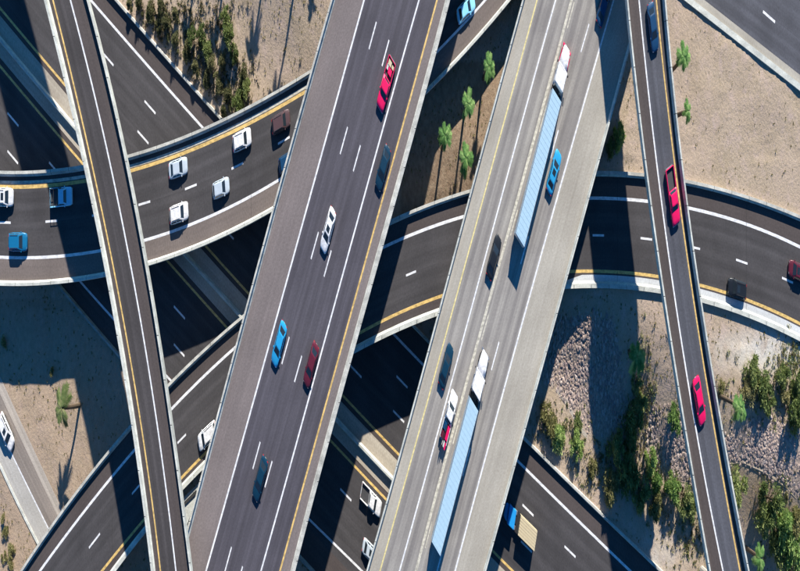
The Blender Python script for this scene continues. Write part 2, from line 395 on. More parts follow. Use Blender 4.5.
# ---------------------------------------------------------------- bridges
BR = {}
def clear_spot(x, y, own):
    px = 400 + x * K; py = 285.5 - y * K * S; d = py - W1(px)
    if -45 < d < 132 or 156 < d < 340: return False
    if kerbT(py) - 12 < px < trackT(py) + 12 and px < 200: return False
    for k, (rd, a, b, zf) in BR.items():
        if k == own: continue
        t = rd.t
        for i in range(len(t)):
            pa, pb = a[i], b[i]
            cx, cy = (pa[0] + pb[0]) / 2, (pa[1] + pb[1]) / 2; w = math.dist(pa[:2], pb[:2]) / 2 + 1.6
            if (x - cx) ** 2 + (y - cy) ** 2 < w * w and zf(t[i]) < OWNZ[own] - 1: return False
    return True
OWNZ = {}
def piers(key, parent, every, body, rad=0.85):
    rd, a, b, zf = BR[key]; last = None
    for i in range(len(a)):
        cx, cy = (a[i][0] + b[i][0]) / 2, (a[i][1] + b[i][1]) / 2
        if last and math.dist(last, (cx, cy)) < every: continue
        if not clear_spot(cx, cy, key): continue
        if key == 'R' and -60 < rd.t[i] < 600: continue
        last = (cx, cy); zt = zf(rd.t[i]) - body; zb = gheight(cx, cy) - 0.3
        if zt - zb < 2.0: continue
        nrm = ((b[i][0] - a[i][0]), (b[i][1] - a[i][1])); L = math.hypot(*nrm); nx_, ny_ = nrm[0] / L, nrm[1] / L; hw = L * .32
        V = []; F = []
        N = 14
        for z, r in ((zb, rad), (zt - 1.6, rad), (zt - 1.2, rad * 1.15)):
            for k in range(N): V.append(Wd(cx + r * math.cos(2 * math.pi * k / N), cy + r * math.sin(2 * math.pi * k / N), z))
        for q in range(2):
            for k in range(N): F.append((q * N + k, q * N + (k + 1) % N, (q + 1) * N + (k + 1) % N, (q + 1) * N + k))
        b0 = len(V); tx, ty = -ny_ * rad * 1.05, nx_ * rad * 1.05
        for z, f in ((zt - 1.2, .55), (zt + .01, 1)):
            for s1, s2 in ((-1, -1), (1, -1), (1, 1), (-1, 1)): V.append(Wd(cx + nx_ * hw * f * s1 + tx * s2, cy + ny_ * hw * f * s1 + ty * s2, z))
        F += [(b0, b0 + 1, b0 + 2, b0 + 3), (b0 + 4, b0 + 5, b0 + 6, b0 + 7)] + [(b0 + k, b0 + (k + 1) % 4, b0 + 4 + (k + 1) % 4, b0 + 4 + k) for k in range(4)]
        mesh_obj('pier', V, F, 'concrete_dull', parent)
def bridge(key, name, label, rd, left, right, traces, mats, zf, body=2.7, h=1.0, hr=None, pm=('concrete', 'concrete'), widths=((.28, .5), (.28, .5)), root_t=None, every=24):
    a = rd.line(left, 0, h); b = rd.line(right, 0, h); OWNZ[key] = zf(rd.t[len(rd.t) // 2]); BR[key] = (rd, a, b, zf)
    root = empty(name, (0, 0, 0), label, 'bridge', 'elevated roads of the interchange')
    rd.surface('deck', [left] + traces + [right], mats, root, zups=[h] + [0] * len(traces) + [h], body=body)
    s = -1 if rd.par == 'y' else -1
    # direction of growing t: y-param roads run south, x-param roads run east
    sl = 1 if rd.par == 'y' else -1
    joints(rd, left, right, root, h=h)
    parapet(rd, left, sl, root, h, *widths[0], mat=pm[0]); parapet(rd, right, -sl, root, hr or h, *widths[1], mat=pm[1])
    return root
y_ = 'y'
# L: ramp on the left
Lz = 23.6
Lr = Road('y', -450, 840, Lz, 12)
Ll = Trace([(44, 0), (78.5, 143), (108, 286), (132, 429), (151, 571)]); Lrt = Trace([(88, 0), (122.5, 143), (150, 286), (172, 429), (191, 571)])
Ly = Trace([(53, 0), (87, 143), (117.3, 286), (141.5, 429), (160.5, 571)]); Lw = Trace([(70.5, 0), (105.2, 143), (135, 286), (157.5, 429), (176, 571)])
Rb = {}
Rb['L'] = bridge('L', 'ramp_bridge', 'narrow dark two-strip ramp high over the left side, with a yellow line on its west', Lr, Ll, Lrt, [Ly, Lw], ['shoulder_dark', 'asphalt_ramp', 'shoulder_dark'], Lr.z, h=1.1, widths=((.42, .72), (.3, .5)), pm=('parapet_pale', 'parapet_pale'))
ribbon('edge_line', Lr.line(Ly), .3, 'paint_yellow', Rb['L']); ribbon('edge_line', Lr.line(Lw), .3, 'paint_white', Rb['L'])
# R: ramp on the right
Rz = 22.3
Rr = Road('y', -450, 840, Rz, 12)
Rl = Trace([(627, 0), (643.3, 143), (661.5, 286), (685.5, 429), (709.5, 571)]); Rrt = Trace([(666, 0), (680, 143), (699.8, 286), (722.5, 429), (749.5, 571)])
Rw = Trace([(639, 0), (654.3, 143), (673, 286), (696, 429), (723, 571)]); Ry = Trace([(656.3, 0), (672, 143), (691.5, 286), (714.3, 429), (740, 571)])
Rb['R'] = bridge('R', 'ramp_bridge', 'narrow ramp with two red vehicles crossing over the right side', Rr, Rl, Rrt, [Rw, Ry], ['shoulder_dark', 'asphalt_lane_blue', 'shoulder_dark'], Rr.z, h=1.25, pm=('parapet_pale', 'parapet_pale'), widths=((.3, .5), (.28, .5)))
ribbon('edge_line', Rr.line(Rw), .3, 'paint_white', Rb['R']); ribbon('edge_line', Rr.line(Ry), .3, 'paint_yellow', Rb['R'])
# C: wide dark bridge
Cz = 19.5
Cr = Road('y', -450, 840, Cz, 12)
Cl = Trace([(331, 0), (291, 143), (251.5, 286), (213, 429), (200, 482), (176, 571)]); Crt = Trace([(450, 0), (411.5, 143), (372.2, 286), (332.3, 429), (295, 571)])
C1 = Trace([(364, 0), (325, 143), (285, 286), (246, 429), (206, 571)]); C2 = Trace([(372.5, 36), (344.7, 138), (315, 244), (286, 349), (256.7, 455), (228, 560)])
C3 = Trace([(385.5, 53), (357, 158), (327.5, 264), (298, 369), (269, 473), (243, 565)]); C4 = Trace([(419, 0), (379, 143), (339.5, 286), (300.5, 429), (261, 571)])
C5 = Trace([(437, 0), (398, 143), (358.5, 286), (319, 429), (280, 571)])
Rb['C'] = bridge('C', 'highway_bridge', 'wide dark asphalt bridge with brown shoulders running through the centre', Cr, Cl, Crt, [C1, C2, C3, C4, C5], ['shoulder_plum', 'asphalt', 'asphalt', 'asphalt', 'asphalt', 'shoulder_plum'], Cr.z, body=2.1, pm=('concrete', 'concrete'), widths=((.3, .75), (.6, 1.0)))
ribbon('edge_line', Cr.line(C1), .32, 'paint_white', Rb['C']); ribbon('edge_line', Cr.line(C4), .3, 'paint_white', Rb['C']); ribbon('edge_line', Cr.line(C5), .34, 'paint_yellow', Rb['C'])
for k in range(-2, 8):
    y = 22 + k * 105; dash((C2(y), y), (C2(y + 27), y + 27), Cz, Rb['C']); y = 40 + k * 105.3; dash((C3(y), y), (C3(y + 26), y + 26), Cz, Rb['C'])
# D: concrete bridge with the lorries
Dz = 14.6
Dr = Road('y', -450, 840, Dz, 12)
Dl = Trace([(522.5, 0), (484, 143), (445, 286), (407, 429), (366.5, 571)]); Drt = Trace([(644, -5), (630, 50), (607, 132), (600, 158), (565.3, 286), (525.5, 429), (486, 571)])
D1 = Trace([(537, 0), (498.5, 143), (459, 286), (420, 429), (380, 571)]); D2 = Trace([(555.5, 0), (516.5, 143), (477, 286), (439, 429), (400, 569)])
D3 = Trace([(574.5, 0), (537, 143), (497.5, 280), (486, 321), (458, 429), (419, 571)]); D4 = Trace([(596, 0), (555, 143), (498, 343), (476, 429), (437, 571)])
D5 = Trace([(613, 0), (600, 52), (572, 143), (532.3, 286), (493.5, 429), (455, 571)])
Rb['D'] = bridge('D', 'highway_bridge', 'pale concrete bridge carrying two long lorries side of the dark centre bridge', Dr, Dl, Drt, [D1, D2, D3, D4, D5], ['concrete_shoulder', 'concrete_lane', 'concrete_lane', 'concrete_lane', 'concrete_lane', 'concrete_shoulder'], Dr.z, body=2.0, pm=('parapet_pale', 'parapet_pale'), widths=((.25, .45), (.25, .45)))
ribbon('edge_line', Dr.line(D1), .28, 'paint_yellow_pale', Rb['D']); ribbon('edge_line', Dr.line(D2), .3, 'paint_white', Rb['D']); ribbon('edge_line', Dr.line(D5), .32, 'paint_white', Rb['D'])
ribbon('expansion_joint', Dr.line(shift(D3, -3.2)), .55, 'paint_faded', Rb['D'], 0.006)
for k in range(-3, 9):
    y = 2 + k * 104; dash((D3(y), y), (D3(y + 26), y + 26), Dz, Rb['D'], mat='paint_faded'); y = 24 + k * 106; dash((D4(y), y), (D4(y + 28), y + 28), Dz, Rb['D'])
# A: curved road, upper left
Az = 8.8
Ar = Road('x', -180, 720, Az, 12)
At = Trace([(-60, 165), (0, 169.5), (47, 169), (80, 165), (126, 157), (170, 143), (200, 130.5), (254, 102), (307, 71), (360, 36), (410, 0)], 3, 0)
Ay = Trace([(-60, 181), (0, 184.5), (49, 185), (86, 180.5), (130, 172), (200, 148), (250, 124), (305, 90), (360, 54), (420, 12)], 3, 0)
Ad = Trace([(-60, 217), (5, 220.5), (51, 220), (143.5, 204), (190, 189), (237, 167.5), (284, 140.5), (340, 102), (400, 56), (445, 22)], 3, 0)
Aw = Trace([(-60, 251), (0, 256), (69, 255), (100, 250), (144, 240.5), (200, 221), (240, 204), (280, 180.5), (340, 137), (400, 84), (439, 51), (486, 0)], 3, 0)
Ab = Trace([(-60, 279), (0, 284), (76, 280.5), (105, 277), (149, 267), (200, 247), (236, 229), (271, 211), (330, 174), (390, 125), (429, 91), (445, 75), (510, 0)], 4, 0)
Rb['A'] = bridge('A', 'curved_bridge', 'curved dark flyover sweeping from the left edge up under the centre bridge', Ar, At, Ab, [Ay, Ad, Aw], ['shoulder_dark', 'asphalt_dark', 'asphalt_dark', 'shoulder_brown'], Ar.z, h=0.95, body=1.7, pm=('concrete', 'parapet_pale'))
ribbon('edge_line', Ar.line(Ay), .38, 'paint_yellow', Rb['A']); ribbon('edge_line', Ar.line(Aw), .32, 'paint_white', Rb['A']); ribbon('gutter', Ar.line(shift(Ay, -4.5)), .34, 'paint_faded', Rb['A'])
for k in range(-3, 10):
    x = -1 + k * 46.5; dash((x, Ad(x)), (x + 11.7, Ad(x + 11.7)), Az, Rb['A'])
# B: curved road, lower left to right
def Bz(x): return 9.0 - 2.8 * smooth((x - 470) / 130)
Br = Road('x', -150, 960, Bz, 12)
Bt = Trace([(20, 571), (62, 510), (112.5, 447), (130, 428), (171, 377), (200, 352), (241, 316), (300, 275), (350, 243), (409, 209), (471, 188), (540, 176), (600, 172), (645, 173.5), (686, 179), (737, 193), (800, 215.5)], 5, 0)
Bw = Trace([(40, 571), (115, 473), (135, 449), (171, 408.5), (200, 381), (231, 352), (290, 304), (350, 263), (400, 239), (430, 228), (461, 218), (530, 203), (592, 197.5), (647, 201), (690, 208.5), (750, 225.5), (800, 247)], 5, 0)
Bd = Trace([(72, 571), (95, 540), (136, 489), (182, 439), (240, 383), (300, 336), (350, 304), (411, 273), (480, 250), (540, 239), (598, 235), (646, 238.5), (697, 248), (742, 262), (787, 280.5), (810, 291)], 5, 0)
By = Trace([(101, 571), (125, 542), (145, 522), (181, 477), (200, 459), (250, 410), (310, 363), (379, 324), (400, 313.5), (440, 296.5), (500, 280), (575, 270.5), (627, 272), (657, 276), (701, 287), (750, 301), (800, 323.5)], 5, 0)
Bb = Trace([(112, 573), (129, 555), (146, 535), (181, 490), (200, 472), (250, 424), (310, 379), (372, 346), (400, 332), (436, 315), (500, 297), (575, 287), (630, 289), (661, 294), (702, 303), (750, 317), (800, 341)], 5, 0)
Rb['B'] = bridge('B', 'curved_bridge', 'curved dark flyover sweeping from the lower left corner to the right edge', Br, Bt, Bb, [Bw, Bd, By, lambda x: By(x) + 3.5 + (Bb(x) - 5 - By(x) - 3.5) * (1 - smooth((x - 555) / 30))], ['shoulder_dark', 'asphalt_dark', 'asphalt_dark', 'shoulder_dark', 'concrete_pale'], Bz, h=0.95, hr=0.6, body=1.7, pm=('concrete', 'parapet_pale'), widths=((.3, .5), (.45, .7)))
ribbon('edge_line', Br.line(By), .34, 'paint_yellow', Rb['B']); ribbon('edge_line', Br.line(Bw), .34, 'paint_white', Rb['B'])
bx = [(-95, -84), (-51, -40), (-4, 7), (43, 54), (89, 100), (132, 139.5), (177.5, 186), (222, 231), (268, 277), (314, 324), (360, 370), (406, 416), (452.5, 463), (499, 510), (546, 557), (592, 604), (640.5, 652), (688, 700), (736, 747.5), (782, 793), (829, 840), (876, 887), (922, 933)]
for a, b in bx:
    z = Bz((a + b) / 2); dash((a, Bd(a)), (b, Bd(b)), z, Rb['B'], dz=0.03)
def slab(name, px, z, th, mat, parent):
    n = len(px); V = []
    for dz in (0, -th):
        for p in px: x, y = U(p[0], p[1], z); V.append(Wd(x, y, z + dz))
    return mesh_obj(name, V, [tuple(range(n)), tuple(range(2 * n - 1, n - 1, -1))] + [(k, n + k, n + (k + 1) % n, (k + 1) % n) for k in range(n)], mat, parent)
slab('abutment_ledge', [(168, 516), (178, 503), (203, 479), (206, 498), (190, 545), (180, 566), (168, 566)], 8.2, .6, 'parapet_pale', Rb['B'])
slab('ledge_upstand', [(183, 503), (196, 490), (197, 493), (184, 506)], 8.5, .3, 'joint_rubber', Rb['B'])
slab('ledge_upstand', [(186, 527), (189, 524), (200, 497), (197, 498)], 8.5, .3, 'joint_rubber', Rb['B'])
for k, bd in (('L', 2.7), ('R', 2.7), ('C', 2.1), ('D', 2.0), ('A', 1.7), ('B', 1.7)): piers(k, Rb[k], 22, bd)
concrete_mat('swale_earth', (0.42, 0.345, 0.27), .35, 1.2)
# ---- earth swale among the stones, right
sw = [(722, 462), (742, 459), (764, 469), (786, 484), (803, 503), (830, 530)]
pts = [G(*p) for p in sw]; o = sweep('swale', pts, [(-.5, -.1), (-.35, .05), (0, .0), (.35, .05), (.5, -.1)], 'swale_earth'); tag(o, 'pale earth swale edging the stones at the lower right', kind='structure')
pts = [G(*p) for p in [(552, 382), (566, 402), (578, 424), (592, 446)]]; o = sweep('swale', pts, [(-.3, -.1), (-.3, .08), (.3, .08), (.3, -.1)], 'service_verge'); tag(o, 'narrow pale kerb edging the stones beside the concrete bridge', kind='structure')

# ---------------------------------------------------------------- loose stones and tufts
def blob(V, F, c, r, fm=None, mi=0):
    b = len(V); a = random.random() * 6.28
    dirs = [(0, 0, 1)] + [(math.cos(a + k * 1.2566) * .9, math.sin(a + k * 1.2566) * .9, .35) for k in range(5)] + [(math.cos(a + .63 + k * 1.2566), math.sin(a + .63 + k * 1.2566), -.35) for k in range(5)]
    for d in dirs:
        k = r * random.uniform(.65, 1.25); V.append((c[0] + d[0] * k, c[1] + d[1] * k * S, c[2] + d[2] * k * .75))
    n = 0
    for k in range(5):
        k2 = (k + 1) % 5; F.append((b, b + 1 + k, b + 1 + k2)); F.append((b + 1 + k, b + 6 + k, b + 1 + k2)); F.append((b + 6 + k, b + 6 + k2, b + 1 + k2)); n += 3
    if fm is not None: fm += [mi] * n
stone_cols = [(0.41, 0.32, 0.275), (0.34, 0.265, 0.23), (0.46, 0.38, 0.34), (0.29, 0.225, 0.215), (0.40, 0.31, 0.26)]
for i, c in enumerate(stone_cols): simple('stone_%d' % i, c, 0.9, spec=.2)
labs = ['broken grey-pink rocks on the slope beside the concrete bridge', 'broken rocks on the bank just west of the right ramp', 'bed of broken grey-pink rocks at the right edge']
for P, lb, n in zip(STONES, labs, (3000, 1700, 3400)):
    V, F, fm = [], [], []; x0 = min(p[0] for p in P); x1 = max(p[0] for p in P); y0 = min(p[1] for p in P); y1 = max(p[1] for p in P); c = 0
    while c < n:
        px, py = random.uniform(x0 - 6, x1 + 6), random.uniform(y0 - 8, y1 + 8)
        if not inpoly(px + random.gauss(0, 2.5), py + random.gauss(0, 4), P): continue
        x, y, z = G(px, py); r = random.choice((.12, .17, .23, .3)) * random.uniform(.8, 1.2); blob(V, F, (x, y * S, z + r * .2), r, fm, random.randrange(5)); c += 1
    o = mesh_obj('rocks', V, F, ['stone_%d' % i for i in range(5)], fmat=fm); tag(o, lb, kind='stuff')

def leaf_mat(name, c1, c2, c3):
    m, n, l, b = nt(name); b.inputs['Roughness'].default_value = 0.7; b.inputs['Specular IOR Level'].default_value = 0.25
    tc = n.new('ShaderNodeTexCoord'); no = n.new('ShaderNodeTexNoise'); no.inputs['Scale'].default_value = 1.6; no.inputs['Detail'].default_value = 6
    l.new(tc.outputs['Object'], no.inputs['Vector']); oi = n.new('ShaderNodeObjectInfo')
    ad = n.new('ShaderNodeMath'); ad.operation = 'MULTIPLY_ADD'; ad.inputs[1].default_value = 0.3; l.new(oi.outputs['Random'], ad.inputs[0]); l.new(no.outputs[0], ad.inputs[2])
    r = n.new('ShaderNodeValToRGB'); e = r.color_ramp.elements; e[0].position = .35; e[0].color = (*c1, 1); e[1].position = .85; e[1].color = (*c3, 1); k = e.new(.6); k.color = (*c2, 1)
    l.new(ad.outputs[0], r.inputs[0]); l.new(r.outputs[0], b.inputs['Base Color'])
    tr = n.new('ShaderNodeBsdfTranslucent'); l.new(r.outputs[0], tr.inputs[0]); mx = n.new('ShaderNodeMixShader'); mx.inputs[0].default_value = .4
    l.new(b.outputs[0], mx.inputs[1]); l.new(tr.outputs[0], mx.inputs[2]); l.new(mx.outputs[0], n['Material Output'].inputs[0]); MATS[name] = m
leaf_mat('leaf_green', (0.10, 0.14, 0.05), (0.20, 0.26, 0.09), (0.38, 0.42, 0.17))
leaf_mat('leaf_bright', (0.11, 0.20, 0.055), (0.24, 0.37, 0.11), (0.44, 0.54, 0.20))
leaf_mat('leaf_olive', (0.15, 0.15, 0.065), (0.28, 0.27, 0.11), (0.44, 0.40, 0.20))
leaf_mat('leaf_palm', (0.06, 0.16, 0.04), (0.15, 0.32, 0.09), (0.38, 0.55, 0.20))
leaf_mat('leaf_dusty', (0.08, 0.09, 0.045), (0.16, 0.165, 0.075), (0.29, 0.28, 0.14))
leaf_mat('leaf_palm_dry', (0.08, 0.13, 0.04), (0.19, 0.25, 0.09), (0.40, 0.38, 0.20))
leaf_mat('grass_dry', (0.16, 0.13, 0.06), (0.20, 0.18, 0.075), (0.27, 0.25, 0.11))
simple('bark', (0.16, 0.12, 0.085), 0.9); simple('bark_palm', (0.12, 0.085, 0.055), 0.9)

# dry grass tufts
V, F = [], []
cnt = 0
while cnt < 5200:
    px, py = random.uniform(-20, 820), random.uniform(-25, 595)
    d = N1(px) - py
    if -350 < d < 6: continue
    if px < 260 and kerbT(py) - 3 < px < trackT(py) + 4: continue
    if px > 560 and TR(px) - py > -4: continue
    if px > 670 and py < 210 and random.random() < .65: continue
    if 556 < px and 150 < py < 318 and Bt(px) - 4 < py < Bb(px) + 6: continue
    x, y, z = G(px, py); r = random.uniform(.12, .32)
    for _ in range(5):
        a = random.random() * 6.28; hx, hy = math.cos(a) * r, math.sin(a) * r; b = len(V)
        V += [(x - hy * .25, (y + hx * .25) * S, z - .02), (x + hy * .25, (y - hx * .25) * S, z - .02), (x + hx, (y + hy) * S, z + r * random.uniform(.5, 1.2))]; F.append((b, b + 1, b + 2))
    cnt += 1
o = mesh_obj('dry_grass', V, F, 'grass_dry'); tag(o, 'sparse dry grass tufts on the tan ground', kind='stuff')

# low brush under the shrubs
def brush(label, spots, n, mats):
    V, F, fm = [], [], []
    for _ in range(n):
        cx, cy, sx, sy = random.choice(spots); px, py = random.gauss(cx, sx), random.gauss(cy, sy); d = N1(px) - py
        if -350 < d < 9 or (550 < px and 150 < py < 318 and Bt(px) - 6 < py < Bb(px) + 8): continue
        x, y, z = G(px, py); r = random.uniform(.25, .6); mi = random.randrange(len(mats))
        for _ in range(16):
            a = random.random() * 6.28; q = random.random() * r; ox, oy = math.cos(a) * q, math.sin(a) * q; hh = random.uniform(.2, 1.0) * r; l = .13; b = len(V); t = random.random() * 6.28
            V += [(x + ox - math.cos(t) * l, (y + oy - math.sin(t) * l) * S, z + hh * .6), (x + ox + math.cos(t) * l, (y + oy + math.sin(t) * l) * S, z + hh * .6), (x + ox * 1.3, (y + oy * 1.3) * S, z + hh + .2)]; F.append((b, b + 1, b + 2)); fm.append(mi)
    o = mesh_obj('brush', V, F, mats, fmat=fm); tag(o, label, kind='stuff')
brush('low dry brush between the shrubs of the upper left bank', [(150, 25, 14, 14), (190, 50, 20, 20), (215, 70, 20, 22), (235, 90, 10, 14), (205, 15, 22, 14)], 650, ['leaf_dusty', 'grass_dry', 'grass_dry'])
brush('low brush and weeds along the shaded bank on the right', [(560, 430, 12, 12), (600, 465, 16, 16), (638, 440, 9, 30), (665, 490, 16, 18), (645, 380, 8, 26), (690, 540, 14, 14)], 520, ['leaf_olive', 'leaf_green', 'grass_dry'])
brush('low brush around the groves by the right edge', [(765, 395, 20, 18), (780, 520, 16, 26), (795, 360, 12, 14)], 420, ['leaf_olive', 'leaf_green', 'grass_dry'])

# ---------------------------------------------------------------- shrubs and trees
def crown_mesh(seed, n, matname, spiky=0.0):
    r = random.Random(seed); V, F = [], []
    lobes = []
    for _ in range(r.randint(10, 14)):
        a = r.random() * 6.28; d = r.uniform(.1, .85) ; lobes.append((math.cos(a) * d, math.sin(a) * d, r.uniform(.3, 1.35) * (1.15 - d * .5), r.uniform(.16, .42)))
    for i in range(n):
        lx, ly, lz, lr = lobes[min(len(lobes) - 1, int(r.random() ** .8 * len(lobes)))]
        u = r.uniform(-.7, 1); a = r.random() * 6.28; q = math.sqrt(max(0, 1 - u * u)); k = lr * r.uniform(.35, 1.0) ** .6 * r.choice((1, 1, 1, 1.35))
        c = (lx + q * math.cos(a) * k, ly + q * math.sin(a) * k, lz + u * k)
        s = r.uniform(.035, .085); ax = Vector((c[0] - lx, c[1] - ly, .25 + r.random() * .3)) + Vector((r.gauss(0, .2), r.gauss(0, .2), r.gauss(0, .15))); ax.normalize(); up = Vector((r.gauss(0, 1), r.gauss(0, 1), 1.0 + r.random())).normalized()
        bx_ = ax.cross(up).normalized(); b = len(V); l = s * r.uniform(1.3, 2.6)
        for p in (ax * -l, bx_ * s * .6, ax * l, bx_ * -s * .6): V.append((c[0] + p.x, (c[1] + p.y) * S, max(.02, c[2] + p.z)))
        F.append((b, b + 1, b + 2, b + 3))
    me = bpy.data.meshes.new('crown'); me.from_pydata(V, [], F); me.materials.append(MATS[matname]); return me
def tube(V, F, pts, n=7):
    b0 = len(V)
    for i, (x, y, z, r) in enumerate(pts):
        for k in range(n): V.append((x + r * math.cos(2 * math.pi * k / n), (y + r * math.sin(2 * math.pi * k / n)) * S, z))
    for i in range(len(pts) - 1):
        for k in range(n): a = b0 + i * n + k; b = b0 + i * n + (k + 1) % n; F.append((a, b, b + n, a + n))
    F.append(tuple(range(b0 + (len(pts) - 1) * n, b0 + len(pts) * n)))
def trunk_mesh(seed):
    r = random.Random(seed); V, F = [], []
    tube(V, F, [(0, 0, -.1, .07), (.02, .01, .25, .055), (.03, .0, .6, .04), (.02, .02, .9, .02)])
    for k in range(5):
        a = k * 1.26 + r.random(); z0 = r.uniform(.12, .45); tube(V, F, [(0.01, 0, z0, .03), (math.cos(a) * .25, math.sin(a) * .25, z0 + .25, .02), (math.cos(a) * .5, math.sin(a) * .5, z0 + .5, .008)], 5)
    me = bpy.data.meshes.new('trunk'); me.from_pydata(V, [], F); me.materials.append(MATS['bark']); return me
CR = {m: [crown_mesh(i * 7 + hash_, 2100, m) for i in range(6)] for hash_, m in enumerate(('leaf_green', 'leaf_bright', 'leaf_olive', 'leaf_dusty'))}
TRK = [trunk_mesh(i) for i in range(4)]
nveg = [0]
def shrub(px, py, rad, mat, label, hz=1.0, group='desert shrubs and small trees', name='shrub'):
    i = nveg[0]; nveg[0] += 1
    x, y, z = G(px, py)
    zc = rad * .8 * hz                       # the traced position is the crown's
    f = 1 - (z + zc) / H; X, Y = (px - 400) / K * f, (285.5 - py) / K * f
    zz = gheight(X, Y / S)
    r = empty(name, (X, Y, zz - .05), label, 'shrub' if name == 'shrub' else 'tree', group)
    for nm, me in (('trunk', TRK[i % 4]), ('crown', CR[mat][i % 6])):
        o = bpy.data.objects.new(nm, me); col.objects.link(o); o.parent = r; o.scale = (rad, rad, rad * hz)
    return r
g_, b_, o_ = 'leaf_green', 'leaf_bright', 'leaf_olive'
tl = 'shrubs on the bank above the upper left freeway'
for px, py, rd_, m, hz, lb in [
    (130, 2, 1.2, o_, 1.2, 'small olive shrub at the top of the bank, nearest the barrier start'),
    (139, 5, 1.4, g_, 1.2, 'green shrub just inside the top edge of the bank by the barrier'),
    (149, 13, 1.5, g_, 1.3, 'narrow green shrub beside the freeway barrier near the top edge'),
    (160, 3, 1.5, o_, 1.3, 'olive shrub at the top edge right of the barrier shrubs'),
    (158, 26, 1.4, o_, 1.2, 'olive shrub hugging the barrier below the topmost shrubs'),
    (167, 26, 1.6, g_, 1.2, 'yellow-green shrub on the pale patch of the bank'),
    (176, 11, 1.4, o_, 1.2, 'olive shrub near the top between two long palm shadows'),
    (175, 42, 1.5, g_, 1.2, 'green shrub third of the way down the barrier'),
    (186, 52, 1.5, o_, 1.2, 'olive shrub midway down the bank by the barrier'),
    (192, 38, 1.7, g_, 1.2, 'bushy green shrub in the middle of the bank'),
    (201, 34, 1.6, b_, 1.2, 'bright green shrub left of the tallest bank shrub'),
    (206, 52, 1.8, g_, 1.2, 'large green shrub in the densest part of the bank'),
    (196, 64, 1.5, o_, 1.2, 'olive shrub low on the bank touching the barrier shadow'),
    (211, 66, 1.6, g_, 1.2, 'green shrub below the densest clump of the bank'),
    (206, 80, 1.4, o_, 1.2, 'small olive shrub near the lower end of the barrier'),
    (218, 82, 1.5, o_, 1.2, 'olive shrub between the barrier end and the dark clump'),
    (225, 16, 1.6, b_, 1.6, 'green shrub crowning the tall pair near the top edge'),
    (227, 36, 2.1, b_, 1.6, 'tallest bright green shrub of the upper left bank'),
    (234, 52, 1.5, g_, 1.3, 'dark green shrub under the tallest bank shrub'),
    (222, 64, 1.5, o_, 1.2, 'olive shrub left of the dark gap in the bank'),
    (243, 76, 1.6, g_, 1.3, 'green shrub on the right rim of the bank clump'),
    (247, 90, 1.7, b_, 1.3, 'bright shrub at the lower right of the bank clump'),
    (238, 102, 1.9, b_, 1.3, 'bright green shrub right above the curved flyover parapet'),
    (229, 97, 1.5, g_, 1.2, 'green shrub left of the one above the flyover parapet'),
    (224, 108, 1.3, o_, 1.1, 'small shrub in the corner of barrier and flyover')]:
    shrub(px, py, rd_ * .85, {o_: 'leaf_dusty', g_: 'leaf_dusty' if int(px) % 2 else g_, b_: g_}[m], lb, hz * 1.5, tl)
rt = 'shrubs and trees on the right side'
